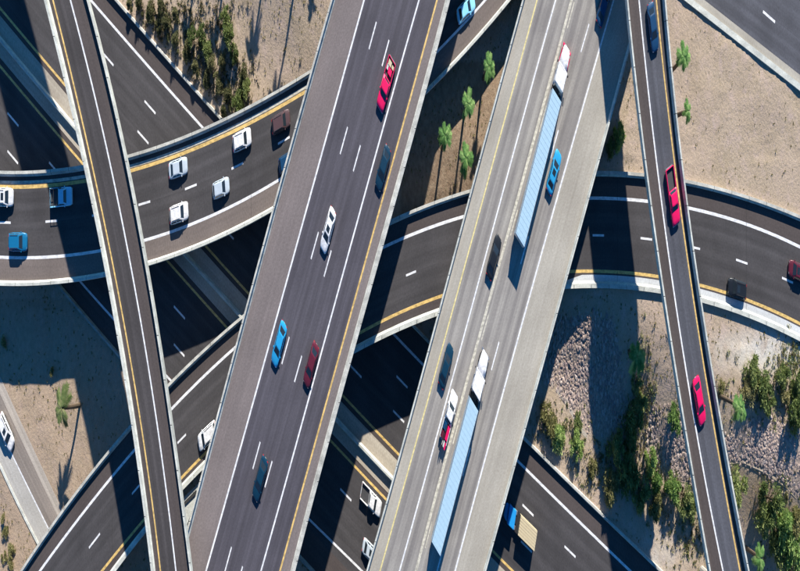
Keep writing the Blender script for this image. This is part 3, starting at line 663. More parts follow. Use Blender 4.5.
for px, py, rd_, m, hz, lb, nm in [
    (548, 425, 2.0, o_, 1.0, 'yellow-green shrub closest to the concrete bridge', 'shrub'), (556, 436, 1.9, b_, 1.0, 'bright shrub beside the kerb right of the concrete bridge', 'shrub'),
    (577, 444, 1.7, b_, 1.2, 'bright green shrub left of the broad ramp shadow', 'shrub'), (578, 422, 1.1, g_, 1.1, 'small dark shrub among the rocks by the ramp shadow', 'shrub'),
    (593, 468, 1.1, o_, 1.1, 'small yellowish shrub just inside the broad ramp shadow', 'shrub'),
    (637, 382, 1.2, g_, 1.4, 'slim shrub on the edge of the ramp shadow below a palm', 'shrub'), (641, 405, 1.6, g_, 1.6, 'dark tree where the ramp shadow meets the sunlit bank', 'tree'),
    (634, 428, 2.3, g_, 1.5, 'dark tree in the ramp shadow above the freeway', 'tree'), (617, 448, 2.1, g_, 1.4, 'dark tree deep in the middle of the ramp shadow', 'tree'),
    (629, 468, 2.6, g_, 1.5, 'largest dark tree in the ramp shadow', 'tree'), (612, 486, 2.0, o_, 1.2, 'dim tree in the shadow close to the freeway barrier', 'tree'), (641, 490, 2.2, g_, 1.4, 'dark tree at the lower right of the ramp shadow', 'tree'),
    (651, 463, 1.6, b_, 1.6, 'bright green tree on the rim of the shadow', 'tree'), (655, 482, 1.5, b_, 1.5, 'bright tree right below the one on the shadow rim', 'tree'),
    (657, 505, 2.0, o_, 1.3, 'yellow-green tree above the bare pale patch', 'tree'), (675, 418, 1.5, b_, 1.2, 'bright shrub touching the west side of the right ramp', 'shrub'),
    (672, 487, 1.8, b_, 1.4, 'bright shrub halfway between shadow rim and right ramp', 'shrub'), (684, 496, 2.0, g_, 1.4, 'green tree with a reddish tinge beside the right ramp', 'tree'), (693, 508, 1.7, g_, 1.4, 'green shrub under the west parapet of the right ramp', 'shrub'),
    (738, 492, 2.2, g_, 1.5, 'tall green tree touching the east side of the right ramp', 'tree'),
    (753, 372, 1.8, g_, 1.2, 'dark green tree on the pale ground below the right flyover', 'tree'), (750, 390, 1.8, o_, 1.2, 'olive tree left in the clump right of a palm', 'tree'), (762, 390, 2.2, g_, 1.2, 'biggest tree in the clump right of a palm', 'tree'), (769, 400, 1.5, g_, 1.1, 'small tree at the right side of the clump by a palm', 'tree'),
    (784, 376, 1.5, g_, 1.4, 'slim dark tree standing alone near the right edge', 'tree'), (786, 396, 1.3, o_, 1.2, 'olive shrub below the slim dark tree', 'shrub'), (799, 384, 1.6, g_, 1.2, 'tree cut by the right edge, higher of two', 'tree'), (798, 410, 2.2, g_, 1.4, 'tree cut by the right edge, lower of two', 'tree'),
    (722, 388, .9, o_, 1.0, 'tiny pale shrub beside the right ramp above a palm', 'shrub'),
    (772, 500, 2.5, g_, 1.4, 'large green tree at the head of the lower right grove', 'tree'), (766, 520, 2.2, g_, 1.3, 'green tree on the shaded west side of the lower right grove', 'tree'), (783, 525, 2.4, b_, 1.2, 'bright tree in the middle of the lower right grove', 'tree'),
    (797, 520, 2.0, o_, 1.2, 'olive tree at the right edge of the lower right grove', 'tree'), (793, 545, 2.6, b_, 1.2, 'bright broad tree low in the lower right grove', 'tree'), (778, 552, 2.3, g_, 1.2, 'green tree beside the bottom right palm', 'tree'), (798, 568, 2.3, g_, 1.2, 'green tree in the bottom right corner', 'tree'),
    (619, 137, 1.5, b_, 1.1, 'bright shrub half shaded between concrete bridge and right ramp', 'shrub'), (612, 150, 1.2, g_, 1.0, 'dark shrub north of the flyover between bridge and ramp', 'shrub')]:
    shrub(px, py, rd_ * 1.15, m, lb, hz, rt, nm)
for px, py, rd_, lb in [(3, 518, .8, 'tiny shrub at the left edge below the service road, topmost of five'), (5, 532, .9, 'small round shrub second from the top at the left edge'), (11, 551, 1.0, 'largest of the small shrubs in the lower left corner'), (4, 556, .8, 'small shrub left of the largest in the lower left corner'), (10, 566, .8, 'small shrub lowest in the lower left corner'), (4, 343, .9, 'dim shrub in the flyover shadow at the left edge'), (52, 371, .8, 'dim shrub at the lower edge of the flyover shadow')]:
    shrub(px, py, rd_, o_, lb, .9, 'small shrubs on the left')

# palms
def frond_mesh(k, seed, mat='leaf_palm'):
    """one arching feather leaf, unit length 1, heading angle k"""
    r = random.Random(seed); a = k; V, F = [], []; N = 9; rise = r.uniform(.1, .55); droop = r.uniform(.5, .95)
    ca, sa = math.cos(a), math.sin(a); spine = []
    for i in range(N + 1):
        t = i / N; spine.append((t * (1 - .15 * t), rise * t * 1.1 - droop * t * t))
    def P(u, v, w): return (ca * u - sa * v, (sa * u + ca * v) * S, w)
    for i in range(N):
        u0, w0 = spine[i]; u1, w1 = spine[i + 1]; b = len(V)
        V += [P(u0, .012, w0), P(u0, -.012, w0), P(u1, -.012, w1), P(u1, .012, w1)]; F.append((b, b + 1, b + 2, b + 3))
        if i == 0: continue
        l = .26 * math.sin(math.pi * (i + .6) / (N + 1.0)) ** .6 + .03
        for s in (-1, 1):
            for q in (0, .5):
                uu = u0 + (u1 - u0) * q; ww = w0 + (w1 - w0) * q; b = len(V); du = .12
                V += [P(uu - .02, s * .005, ww + .005), P(uu + .075, s * .005, ww + .005), P(uu + du + .03, s * l, ww - l * .35)]; F.append((b, b + 1, b + 2))
    me = bpy.data.meshes.new('frond'); me.from_pydata(V, [], F); me.materials.append(MATS[mat]); return me
FR = [[frond_mesh(2 * math.pi * (k + j * .37) / 11, k * 3 + j) for k in range(11)] for j in range(3)]
pg = 'fan palms of the interchange'
FRD = [[frond_mesh(2 * math.pi * (k + j * .37) / 11, k * 3 + j, 'leaf_palm_dry') for k in range(11)] for j in range(3)]
def palm(base, crown, h, label, fl=2.0, gz=None, FR=FR):
    bx0, by0, bz0 = G(*base) if gz is None else (*U(base[0], base[1], gz), gz)
    cz = bz0 + h; cx, cy = U(crown[0], crown[1], cz)
    root = empty('palm_tree', (bx0, by0 * S, bz0), label, 'palm tree', pg)
    dx, dy = cx - bx0, cy - by0; V, F = [], []
    tube(V, F, [(0, 0, -.2, .34)] + [(dx * t ** 1.5, dy * t ** 1.5, h * t, .30 - .10 * t + .012 * (i % 2)) for i, t in enumerate([.04, .12, .2, .3, .4, .5, .6, .7, .8, .9, .97])] , 9)
    mesh_obj('trunk', V, F, 'bark_palm', root)
    for j in range(3):
        for k in range(11):
            if (k * 7 + j * 5 + int(base[0])) % 5 < 2: continue
            o = bpy.data.objects.new('frond', FR[j][k]); col.objects.link(o); o.parent = root; s = fl * (1, .9, .72)[j] * random.uniform(.72, 1.18)
            o.location = (dx, dy * S, h + (-.1, .1, .3)[j]); o.scale = (s, s, s * (1, .8, -.1 + 1.0)[j])
    V, F = [], []
    for _ in range(26):
        a = random.random() * 6.28; b = len(V); l = random.uniform(.5, .95); V += [(dx + math.cos(a) * .12, (dy + math.sin(a) * .12) * S, h), (dx + math.cos(a + .3) * .2, (dy + math.sin(a + .3) * .2) * S, h - .2), (dx + math.cos(a) * .5, (dy + math.sin(a) * .5) * S, h - l)]; F.append((b, b + 1, b + 2))
    mesh_obj('dead_skirt', V, F, 'grass_dry', root)
    return root
palm((80, 405), (62, 408), 9.0, 'lone palm beside the service road with a long double shadow', 2.6, FR=FRD)
palm((483, 78), (489, 66), 8.2, 'topmost palm of four between the two big bridges', 1.9)
palm((464, 116), (468, 104), 8.0, 'second palm from the top between the two big bridges', 1.9)
palm((442, 148), (445, 135), 7.8, 'palm nearest the dark bridge in the group of four', 1.8)
palm((463, 170), (466, 158), 8.0, 'lowest palm in the group of four, above the flyover', 2.0)
palm((672, 70), (684, 57), 8.5, 'upper palm just east of the right ramp', 1.9)
palm((676, 116), (688, 111), 8.5, 'lower and smaller palm just east of the right ramp', 1.3)
palm((719, 396), (740, 407), 9.0, 'leaning bright palm east of the right ramp by a tree clump', 1.9)
palm((746, 548), (760, 558), 9.0, 'bright palm at the bottom right beside the ramp parapet', 1.9)
palm((629, 352), (637, 357), 7.5, 'palm on the edge of the broad ramp shadow', 2.3)
palm((297, -30), (286, -48), 9.5, 'palm beyond the top edge whose shadow reaches the flyover', 2.0)
palm((272, -76), (261, -94), 9.0, 'palm beyond the top edge casting the wide crown shadow', 2.2)
palm((330, -92), (322, -112), 9.0, 'palm beyond the top edge beside the dark bridge', 1.9)
palm((230, -72), (221, -90), 9.0, 'palm beyond the top edge above the tallest bank shrub', 2.2)
palm((201, -72), (191, -88), 9.0, 'palm beyond the top edge above the bank shrubs', 2.2)

# ---------------------------------------------------------------- vehicles
simple('glass', (0.02, 0.03, 0.04), 0.08, spec=0.8); simple('tyre', (0.02, 0.02, 0.022), 0.85); simple('rim', (0.45, 0.46, 0.48), 0.35, 0.7)
simple('lamp_white', (0.62, 0.62, 0.60), 0.2); simple('lamp_glass', (0.30, 0.32, 0.34), 0.15); simple('lamp_red', (0.45, 0.02, 0.02), 0.3); simple('trim_black', (0.025, 0.025, 0.028), 0.6); simple('bed_liner', (0.05, 0.05, 0.055), 0.8)
PAINT = dict(white=(0.80, 0.82, 0.84), silver=(0.48, 0.55, 0.62), red=(0.78, 0.008, 0.11), darkred=(0.11, 0.014, 0.03), blue=(0.02, 0.30, 0.58), skyblue=(0.28, 0.68, 0.92), midblue=(0.005, 0.14, 0.30), navy=(0.005, 0.05, 0.13), teal=(0.004, 0.035, 0.07), black=(0.012, 0.016, 0.022), brown=(0.09, 0.05, 0.045), plum=(0.09, 0.05, 0.055), cabblue=(0.02, 0.30, 0.70), tan=(0.62, 0.52, 0.34), trailer=(0.39, 0.56, 0.68))
for k, v in PAINT.items(): simple('paint_' + k, v, 0.42, coat=0.2, spec=0.35)
def heading(dx, dy): return math.atan2(-dy / S, dx)
class Veh:
    """collects parts in vehicle axes (x forward, y left, z up) and lays them on the road"""
    def __init__(s, name, px, py, z, hd, label, cat, group='vehicles on the roads', zc=0.8):
        x, y = U(px, py, z + zc); s.h = hd; s.root = empty(name, (x, y * S, z + 0.02), label, cat, group)
    def put(s, name, V, F, mat, parent=None, sm=False, bevel=0):
        c, n = math.cos(s.h), math.sin(s.h)
        me = bpy.data.meshes.new(name); me.from_pydata([tuple(v) for v in V], [], F)
        bm = bmesh.new(); bm.from_mesh(me); bmesh.ops.remove_doubles(bm, verts=bm.verts, dist=1e-4); bmesh.ops.recalc_face_normals(bm, faces=bm.faces)
        if bevel: bmesh.ops.bevel(bm, geom=[e for e in bm.edges if len(e.link_faces) == 2 and e.calc_face_angle(0) > .5], offset=bevel, segments=2, affect='EDGES', profile=.5)
        for v in bm.verts: x, y, z = v.co; v.co = (c * x - n * y, (n * x + c * y) * S, z)
        bm.to_mesh(me); bm.free()
        me.materials.append(MATS[mat]); 
        if sm: me.polygons.foreach_set('use_smooth', [True] * len(me.polygons))
        o = bpy.data.objects.new(name, me); col.objects.link(o); o.parent = parent or s.root; return o
    def box(s, name, x0, x1, y0, y1, z0, z1, mat, bevel=0.0, parent=None, tx=0, ty=0):
        V = [(x0, y0, z0), (x1, y0, z0), (x1, y1, z0), (x0, y1, z0), (x0 + tx, y0 + ty, z1), (x1 - tx, y0 + ty, z1), (x1 - tx, y1 - ty, z1), (x0 + tx, y1 - ty, z1)]
        return s.put(name, V, [(0, 1, 2, 3), (4, 5, 6, 7), (0, 1, 5, 4), (1, 2, 6, 5), (2, 3, 7, 6), (3, 0, 4, 7)], mat, parent, bevel=bevel)
    def wheel(s, x, y, r=.33, w=.22, parent=None):
        V, F = [], []; N = 14
        for yy, rr in ((-w / 2, r * .94), (-w / 2 * .8, r), (w / 2 * .8, r), (w / 2, r * .94)):
            for k in range(N): V.append((x + rr * math.cos(2 * math.pi * k / N), y + yy, r + rr * math.sin(2 * math.pi * k / N)))
        for q in range(3):
            for k in range(N): F.append((q * N + k, q * N + (k + 1) % N, (q + 1) * N + (k + 1) % N, (q + 1) * N + k))
        F += [tuple(range(N)), tuple(range(3 * N, 4 * N))]
        t = s.put('wheel', V, F, 'tyre', parent, sm=False); sg = 1 if y > 0 else -1
        V = [(x + r * .62 * math.cos(2 * math.pi * k / N), y + sg * (w / 2 + .008), r + r * .62 * math.sin(2 * math.pi * k / N)) for k in range(N)] + [(x, y + sg * (w / 2 - .03), r)]
        s.put('rim', V, [(k, (k + 1) % N, N) for k in range(N)], 'rim', t)
    def loft(s, name, st, mat, bevel=0, parent=None):
        """st: (x, halfwidth, zlow, zside, ztop); rounded body shell"""
        V, F = [], []; 
        def ring(x, w, z0, zs, zt):
            zm = (z0 + zs) / 2
            return [(x, -w * .9, z0), (x, -w, zm), (x, -w * .985, zs), (x, -w * .86, zt - .02), (x, -w * .45, zt), (x, 0, zt + .012), (x, w * .45, zt), (x, w * .86, zt - .02), (x, w * .985, zs), (x, w, zm), (x, w * .9, z0)]
        for q in st: V += ring(*q)
        n = 11
        for i in range(len(st) - 1):
            for k in range(n): a = i * n + k; b = i * n + (k + 1) % n; F.append((a, b, b + n, a + n))
        F += [tuple(range(n)), tuple(reversed(range((len(st) - 1) * n, len(st) * n)))]
        return s.put(name, V, F, mat, parent, sm=True)
    def cabin(s, xr, xf, txr, txf, wb, wt, zb, zt, paint):
        """tapered passenger cabin with its windows set a little proud"""
        def rg(x0, x1, w, z, c=.12): return [(x0 + c, -w, z), (x1 - c, -w, z), (x1, -w + c * 1.6, z), (x1, w - c * 1.6, z), (x1 - c, w, z), (x0 + c, w, z), (x0, w - c * 1.6, z), (x0, -w + c * 1.6, z)]
        rings = [rg(xr, xf, wb, zb), rg(txr, txf, wt, zt - .05), rg(txr + .12, txf - .12, wt - .1, zt)]; V = sum(rings, []); F = []
        for i in range(2):
            for k in range(8): a = i * 8 + k; b = i * 8 + (k + 1) % 8; F.append((a, b, b + 8, a + 8))
        F.append(tuple(range(16, 24)))
        s.put('roof', V, F, paint, sm=False, bevel=.02)
        def pane(nm, a, b, c, d, nrm, ins=(.08, .1)):
            a, b, c, d = map(Vector, (a, b, c, d))
            def bl(u, v): return (a * (1 - u) + b * u) * (1 - v) + (d * (1 - u) + c * u) * v
            i, j = ins; nn = Vector(nrm) * .014; return s.put(nm, [bl(i, j) + nn, bl(1 - i, j) + nn, bl(1 - i, 1 - j) + nn, bl(i, 1 - j) + nn], [(0, 1, 2, 3)], 'glass')
        zt2 = zt - .05
        pane('windshield', (xf, -wb + .14, zb), (xf, wb - .14, zb), (txf, wt - .14, zt2), (txf, -wt + .14, zt2), (.5, 0, .8), (.02, .03))
        pane('rear_window', (xr, -wb + .14, zb), (xr, wb - .14, zb), (txr, wt - .14, zt2), (txr, -wt + .14, zt2), (-.5, 0, .8), (.02, .06))
        for g in (-1, 1):
            m = .48
            def sp(f, top): return ((xr + .12) * (1 - f) + (xf - .12) * f, g * wb, zb) if not top else ((txr + .12) * (1 - f) + (txf - .12) * f, g * wt, zt2)
            for f0, f1 in ((.03, m), (m + .03, .97)): pane('side_window', sp(f0, 0), sp(f1, 0), sp(f1, 1), sp(f0, 1), (0, g, .2), (.02, .14))
    def lights(s, L, w, zf=.62, zr=.8, inset=.05):
        for g in (-1, 1):
            s.box('headlight', L / 2 - .30, L / 2 - .1, g * w - g * .32 - .11, g * w - g * .32 + .11, zf - .05, zf + .07, 'lamp_glass', .02)
            s.box('taillight', -L / 2 - .01, -L / 2 + .12, g * w - g * .3 - .14, g * w - g * .3 + .14, zr - .1, zr + .06, 'lamp_red', .02)
            
    def mirrors(s, x, w, z, paint):
        for g in (-1, 1): s.box('mirror', x - .09, x + .09, g * (w + .1) - .1, g * (w + .1) + .1, z, z + .14, paint, .03)
def car(px, py, z, hd, paint, label, kind='sedan', cat='car', scale=1.0):
    v = Veh('car' if kind != 'suv' else 'suv', px, py, z, hd, label, cat); p = 'paint_' + paint
    L, w = {'sedan': (4.85, .93), 'suv': (4.75, .97), 'hatch': (4.3, .9)}[kind]; L *= scale; h = L / 2
    if kind == 'sedan':
        v.loft('body', [(-h, .62, .42, .66, .78), (-h + .12, .8, .3, .8, .93), (-h + .5, .9, .24, .84, .98), (-1.2, w, .22, .86, .99), (.9, w, .22, .84, .96), (1.3, w, .22, .8, .94), (h - .6, .9, .24, .7, .84), (h - .18, .8, .26, .6, .74), (h, .58, .36, .52, .6)], p)
        v.cabin(-h + .55, 1.22, -h + 1.25, .45, .84, .66, .95, 1.43, p); v.mirrors(.92, .85, .93, p); ax = (1.42, -1.38)
    elif kind == 'hatch':
        v.loft('body', [(-h, .7, .4, .75, .92), (-h + .15, .84, .28, .85, 1.0), (-1.2, w, .22, .88, 1.0), (.8, w, .22, .86, .97), (1.2, w, .22, .82, .95), (h - .5, .86, .24, .7, .82), (h - .15, .76, .26, .6, .7), (h, .55, .36, .5, .56)], p)
        v.cabin(-h + .12, 1.15, -h + .55, .4, .82, .66, .97, 1.5, p); v.mirrors(.85, .82, .95, p); ax = (1.3, -1.25)
    else:
        v.loft('body', [(-h, .78, .45, .85, 1.02), (-h + .12, .9, .32, .95, 1.1), (-1.2, w, .28, 1.0, 1.12), (.9, w, .28, 1.0, 1.1), (1.3, w, .28, .95, 1.08), (h - .5, .92, .3, .88, 1.0), (h - .15, .84, .34, .78, .9), (h, .66, .4, .62, .72)], p)
        v.cabin(-h + .1, 1.3, -h + .42, .6, .88, .74, 1.08, 1.74, p); v.mirrors(.95, .88, 1.05, p); ax = (1.42, -1.38)
        for g in (-1, 1): v.box('roof_rail', -h + .7, .3, g * .64 - .03, g * .64 + .03, 1.74, 1.79, 'trim_black')
    for x in ax:
        for g in (-1, 1): v.wheel(x, g * (w - .1))
    v.lights(L, w * .98, *((.62, .8) if kind != 'suv' else (.8, .98)))
    v.box('bumper', h - .16, h + .03, -.55, .55, .3, .46, 'trim_black', .03); v.box('bumper', -h - .03, -h + .16, -.55, .55, .34, .5, 'trim_black', .03)
    if (int(px) + int(py)) % 3 == 0: v.box('sunroof', -.45, .25, -.38, .38, (1.43, 1.5, 1.74)[('sedan', 'hatch', 'suv').index(kind)], (1.445, 1.515, 1.755)[('sedan', 'hatch', 'suv').index(kind)], 'glass')
    for g in (-1, 1): v.box('sill', -1.0, 1.0, g * (w + .005) - .02, g * (w + .005) + .02, .24, .38, 'trim_black')
    v.box('licence_plate', -h - .05, -h - .03, -.16, .16, .52, .66, 'lamp_white')
    return v
def pickup(px, py, z, hd, paint, label, load=None, cat='pickup truck', name='pickup_truck'):
    v = Veh(name, px, py, z, hd, label, cat); p = 'paint_' + paint; L = 5.7; h = L / 2; w = .98
    v.loft('body', [(-.62, w, .35, 1.0, 1.12), (1.05, w, .35, 1.02, 1.13), (1.4, w, .35, 1.0, 1.12), (h - .45, .95, .35, .95, 1.06), (h - .12, .88, .38, .82, .95), (h, .7, .42, .7, .8)], p)
    v.cabin(-.55, 1.5, -.25, .95, .88, .74, 1.1, 1.78, p); v.mirrors(1.1, .9, 1.12, p)
    b0 = -h + .05; v.box('truck_bed', b0, -.66, -.93, .93, .55, .66, 'bed_liner')
    for g in (-1, 1): v.box('bed_side', b0, -.64, g * .93 - .06, g * .93 + .06, .4, 1.12, p, .02)
    v.box('tailgate', b0 - .02, b0 + .06, -.86, .86, .5, 1.1, p, .02)
    if load == 'cargo':
        for (a, b, c, d, e, m) in ((-2.5, -1.9, -.7, 0.1, 1.1, 'paint_tan'), (-1.8, -1.1, -.3, .6, 1.25, 'paint_red'), (-1.9, -1.3, -.8, -.4, 1.0, 'lamp_white'), (-2.4, -2.0, .25, .75, 1.0, 'paint_tan')): v.box('cargo_box', a, b, c, d, .67, e, m, .03)
    if load == 'rack':
        for x in (-2.4, -1.5, -.75): v.box('ladder_rack', x - .05, x + .05, -.9, .9, 1.85, 1.92, 'trim_black')
        for g in (-1, 1): v.box('ladder_rack', -2.5, .6, g * .85 - .04, g * .85 + .04, 1.86, 1.93, 'trim_black')
    for x in (1.75, -1.75):
        for g in (-1, 1): v.wheel(x, g * (w - .12), .39, .26)
    v.lights(L, w * .98, .82, .95)
    v.box('bumper', h - .1, h + .08, -.85, .85, .38, .58, 'rim', .03); v.box('bumper', -h - .1, -h + .04, -.85, .85, .4, .56, 'rim', .03)
    return v
def lorry(front, rear, z, label, cabpaint, trim, stripe=False):
    """tractor unit and box trailer; front and rear are the trailer roof's ends in the photograph"""
    zr = z + 4.05; a = U(*front, zr); b = U(*rear, zr); hd = math.atan2(a[1] - b[1], a[0] - b[0]); Lt = math.dist(a, b)
    v = Veh('lorry', front[0], front[1], z, hd, label, 'lorry', zc=4.05); p = 'paint_' + cabpaint; tp = 'paint_' + trim
    # x=0 is the trailer's front wall
    t = v.box('trailer', -Lt, 0, -1.3, 1.3, 1.15, 4.0, 'paint_trailer', .03)
    n = int(Lt / .62)
    for k in range(n): v.box('roof_rib', -Lt + .25 + k * .62, -Lt + .31 + k * .62, -1.25, 1.25, 3.995, 4.022, 'paint_trailer', parent=t)
    for g in (-1, 1):
        v.box('top_rail', -Lt, 0, g * 1.29 - .04, g * 1.29 + .04, 3.93, 4.06, 'rim', parent=t)
        v.box('side_skirt', -Lt + 5, -2.5, g * 1.24 - .02, g * 1.24 + .02, .5, 1.15, 'lamp_white', parent=t)
    for g in (-1, 1): v.box('rear_door', -Lt - .05, -Lt - .005, .03 if g > 0 else -1.24, 1.24 if g > 0 else -.03, 1.25, 3.9, 'lamp_white', parent=t)
    v.box('mudguard', -Lt + .4, -Lt + 3.0, -1.2, 1.2, .95, 1.14, 'trim_black', parent=t)
    # tractor
    v.box('chassis', -1.8, 5.7, -.45, .45, .6, .95, 'trim_black'); v.box('fifth_wheel', -.9, .5, -.6, .6, .96, 1.14, 'trim_black')
    v.loft('bonnet', [(3.3, 1.1, .6, 1.7, 1.95), (4.4, 1.0, .55, 1.55, 1.8), (5.4, .86, .5, 1.35, 1.6), (5.85, .6, .5, 1.1, 1.3)], tp)
    v.loft('bonnet_top', [(3.2, .8, 1.7, 1.95, 2.05), (4.4, .72, 1.5, 1.72, 1.9), (5.4, .6, 1.3, 1.5, 1.68), (5.8, .42, 1.1, 1.22, 1.38)], p)
    v.box('cab', 1.15, 3.45, -1.2, 1.2, .7, 2.6, tp, .08)
    V = [(1.0, -1.18, 2.4), (3.2, -1.1, 2.4), (3.2, 1.1, 2.4), (1.0, 1.18, 2.4), (1.0, -1.12, 3.85), (1.9, -1.0, 3.8), (1.9, 1.0, 3.8), (1.0, 1.12, 3.85), (3.0, -.85, 2.95), (3.0, .85, 2.95)]
    v.put('fairing', V, [(0, 1, 2, 3), (4, 5, 6, 7), (0, 4, 7, 3), (5, 8, 9, 6), (8, 1, 2, 9), (0, 1, 8, 5, 4), (3, 2, 9, 6, 7)], p, bevel=.06)
    v.put('windshield', [(3.5, -1.0, 1.95), (3.5, 1.0, 1.95), (3.24, .92, 2.62), (3.24, -.92, 2.62)], [(0, 1, 2, 3)], 'glass')
    for g in (-1, 1):
        v.box('side_window', 2.4, 3.2, g * 1.215 - .01, g * 1.215 + .01, 1.9, 2.45, 'glass'); v.box('mirror', 3.2, 3.4, g * 1.45 - .1, g * 1.45 + .1, 1.8, 2.5, 'trim_black', .03)
        v.box('fuel_tank', .9, 2.6, g * 1.0 - .3, g * 1.0 + .3, .45, 1.05, 'rim', .1); v.box('exhaust_stack', .78, .92, g * .95 - .08, g * .95 + .08, .9, 3.6, 'rim', .03)
        v.box('headlight', 5.45, 5.75, g * .7 - .14, g * .7 + .14, .9, 1.1, 'lamp_white', .03)
        v.wheel(4.7, g * 1.0, .5, .3)
        for x in (.35, -.95): v.wheel(x, g * .95, .5, .55)
        for x in (-Lt + 1.0, -Lt + 2.3): v.wheel(x, g * .98, .5, .55)
        v.box('taillight', -Lt - .03, -Lt + .02, g * 1.0 - .15, g * 1.0 + .15, 1.0, 1.12, 'lamp_red')
    v.box('bumper', 5.6, 5.95, -1.1, 1.1, .4, .75, 'paint_red' if stripe else 'rim', .06)
    if stripe:
        for g in (-1, 1): v.box('red_stripe', 3.5, 5.3, g * 1.08 - .05, g * 1.08 + .05, .6, 1.15, 'paint_red', .03)
    return v
up = lambda s=.27: heading(s * 100, -100)
dn = lambda s=.27: heading(-s * 100, 100)
# curved flyover A, heading east
def hA(x): return heading(20, Ad(x + 10) - Ad(x - 10))
car(4, 197, Az, hA(4), 'white', 'white car with black windows cut by the left edge on the curved flyover', 'suv')
pickup(61, 197, Az, hA(61), 'skyblue', 'sky-blue pickup half in the ramp shadow at the left', 'rack')
car(18, 242, Az, hA(18), 'midblue', 'dark blue car in the lower lane near the left edge', 'suv')
car(178, 168, Az, hA(178), 'silver', 'pale blue-white car beside the yellow line right of the left ramp')
car(179, 213, Az, hA(179), 'white', 'white boxy van near the white edge line of the curved flyover', 'suv', 'van')
car(221, 188, Az, hA(221), 'silver', 'silver-blue hatchback alone in the lower lane of the curved flyover', 'hatch')
car(242, 140, Az, hA(242), 'white', 'white car next to the yellow line, above the silver hatchback', 'suv')
car(281, 122, Az, hA(281), 'plum', 'dark maroon car about to pass under the centre bridge', 'suv')
car(287, 162, Az, hA(284), 'navy', 'dark blue car half hidden by the centre bridge', 'hatch')
car(466, 9, Az, heading(30, -30), 'skyblue', 'light blue car in shade at the top edge between the bridges')
# curved flyover B, heading west
def hB(x): return heading(-20, Bd(x - 10) - Bd(x + 10))
car(207, 436, Bz(207), hB(207), 'white', 'white car emerging from under the centre bridge, lower left', 'suv')
car(737, 289, Bz(737), hB(737), 'black', 'black car near the yellow line of the right flyover', 'suv')
car(797, 271, Bz(797), hB(797), 'darkred', 'dark red car cut by the right edge on the flyover', 'hatch')
# centre bridge, heading south
pickup(386, 84, Cz, dn(), 'red', 'bright red pickup with cargo in its bed on the dark bridge', 'cargo')
car(383, 168, Cz, dn(), 'teal', 'dark teal car in the lane between white and yellow lines')
car(328, 230, Cz, dn(), 'white', 'white car straddling two lanes in the middle of the dark bridge')
car(279, 344, Cz, dn(), 'blue', 'bright blue car beside the left edge line of the dark bridge')
car(311, 365, Cz, dn(), 'darkred', 'dark red car beside the white line, right of the blue one')
car(260, 479, Cz, dn(), 'teal', 'dark teal car lowest on the dark centre bridge', 'sedan')
# concrete bridge, heading north
lorry((557, 95), (520, 240), Dz, 'long lorry with pale blue trailer and red-edged white cab, upper on the concrete bridge', 'white', 'white', True)
lorry((474, 404), (436, 549), Dz, 'long lorry with pale blue trailer and all-white cab, lower on the concrete bridge', 'white', 'white')
car(554, 172, Dz, up(), 'blue', 'teal-blue car right beside the upper lorry')
car(494, 257, Dz, up(), 'black', 'black car behind the upper lorry in the next lane', 'sedan')
car(446, 366, Dz, up(), 'teal', 'dark teal car next to the yellow line left of the lower lorry')
car(604, 4, Dz, up(), 'navy', 'dark blue car in shade at the top of the concrete bridge')
v = pickup(449, 417, Dz, up(.26), 'white', 'white pickup loaded with red and pale junk beside the lower lorry', None)
for a, b, c, d, e, m in ((-2.4, -.8, -.8, -.25, 1.5, 'paint_red'), (-1.7, -.75, 0, .75, 1.45, 'paint_navy'), (-2.7, -1.9, .0, .75, 1.35, 'paint_darkred'), (-3.3, -2.6, -.5, .2, 1.25, 'lamp_white'), (-3.6, -.9, -.12, .0, 1.55, 'trim_black'), (-3.9, -1.0, .2, .3, 1.6, 'trim_black'), (-3.4, -2.5, -.85, -.55, 1.3, 'paint_red')): v.box('cargo', a, b, c, d, .67, e, m, .04)
# right ramp, heading south
car(653, 27, Rz, dn(-.12), 'navy', 'dark blue car alone near the top of the right ramp')
pickup(673, 196, Rz, dn(-.13), 'red', 'long red pickup with black bed on the right ramp')
car(699.5, 401, Rz, dn(-.17), 'red', 'red car lower on the right ramp')
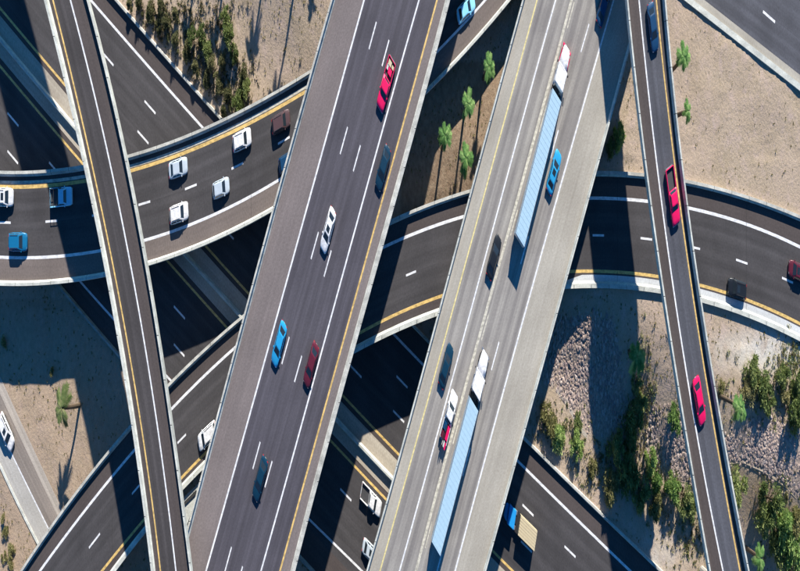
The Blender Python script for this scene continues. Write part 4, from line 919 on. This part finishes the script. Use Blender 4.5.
# ground
def hG(x, s): return heading(20 * s, (W1(x + 10) - W1(x - 10)) * s)
pickup(371, 500, 0.05, hG(371, 1), 'white', 'white pickup on the ground freeway between the two big bridges')
car(371, 553, 0.05, hG(371, 1), 'silver', 'silver car half hidden by the concrete bridge at the bottom')
car(6, 432, 0.05, heading(13, 30), 'white', 'white car with dark windshield on the service road', 'suv')
# flatbed lorry carrying a tan load
hd = hG(522, -1); v = Veh('flatbed_truck', 522, 527, 0.05, hd, 'truck with bright blue cab and tan boxy load on the ground freeway', 'truck', zc=1.5)
v.box('cab', 2.1, 4.0, -1.1, 1.1, .6, 2.5, 'paint_cabblue', .12); v.loft('bonnet', [(3.9, 1.0, .55, 1.3, 1.5), (4.6, .9, .55, 1.2, 1.38), (4.95, .7, .6, 1.0, 1.1)], 'paint_cabblue')
v.put('windshield', [(4.02, -.95, 1.55), (4.02, .95, 1.55), (3.85, .9, 2.4), (3.85, -.9, 2.4)], [(0, 1, 2, 3)], 'glass')
v.box('chassis', -3.9, 3.9, -.4, .4, .6, .85, 'trim_black'); v.box('flatbed', -3.9, 1.6, -1.2, 1.2, .95, 1.1, 'trim_black')
ld = v.box('load', -3.8, .9, -1.15, 1.15, 1.11, 2.6, 'paint_tan', .03)
for k in range(7): v.box('slat', -3.8, .9, -1.12 + k * .33, -.86 + k * .33, 2.605, 2.65, 'paint_tan', parent=ld)
for g in (-1, 1):
    v.wheel(3.6, g * .95, .45, .28); v.wheel(-2.4, g * .95, .45, .5); v.wheel(-1.4, g * .95, .45, .5)
    v.box('side_window', 2.6, 3.5, g * 1.11 - .01, g * 1.11 + .01, 1.6, 2.2, 'glass'); v.box('mirror', 3.7, 3.85, g * 1.3 - .08, g * 1.3 + .08, 1.5, 2.0, 'trim_black'); v.box('fuel_tank', 1.2, 2.3, g * .85 - .25, g * .85 + .25, .45, .93, 'rim', .08)
    v.box('headlight', 4.75, 4.95, g * .6 - .12, g * .6 + .12, .8, .98, 'lamp_white')
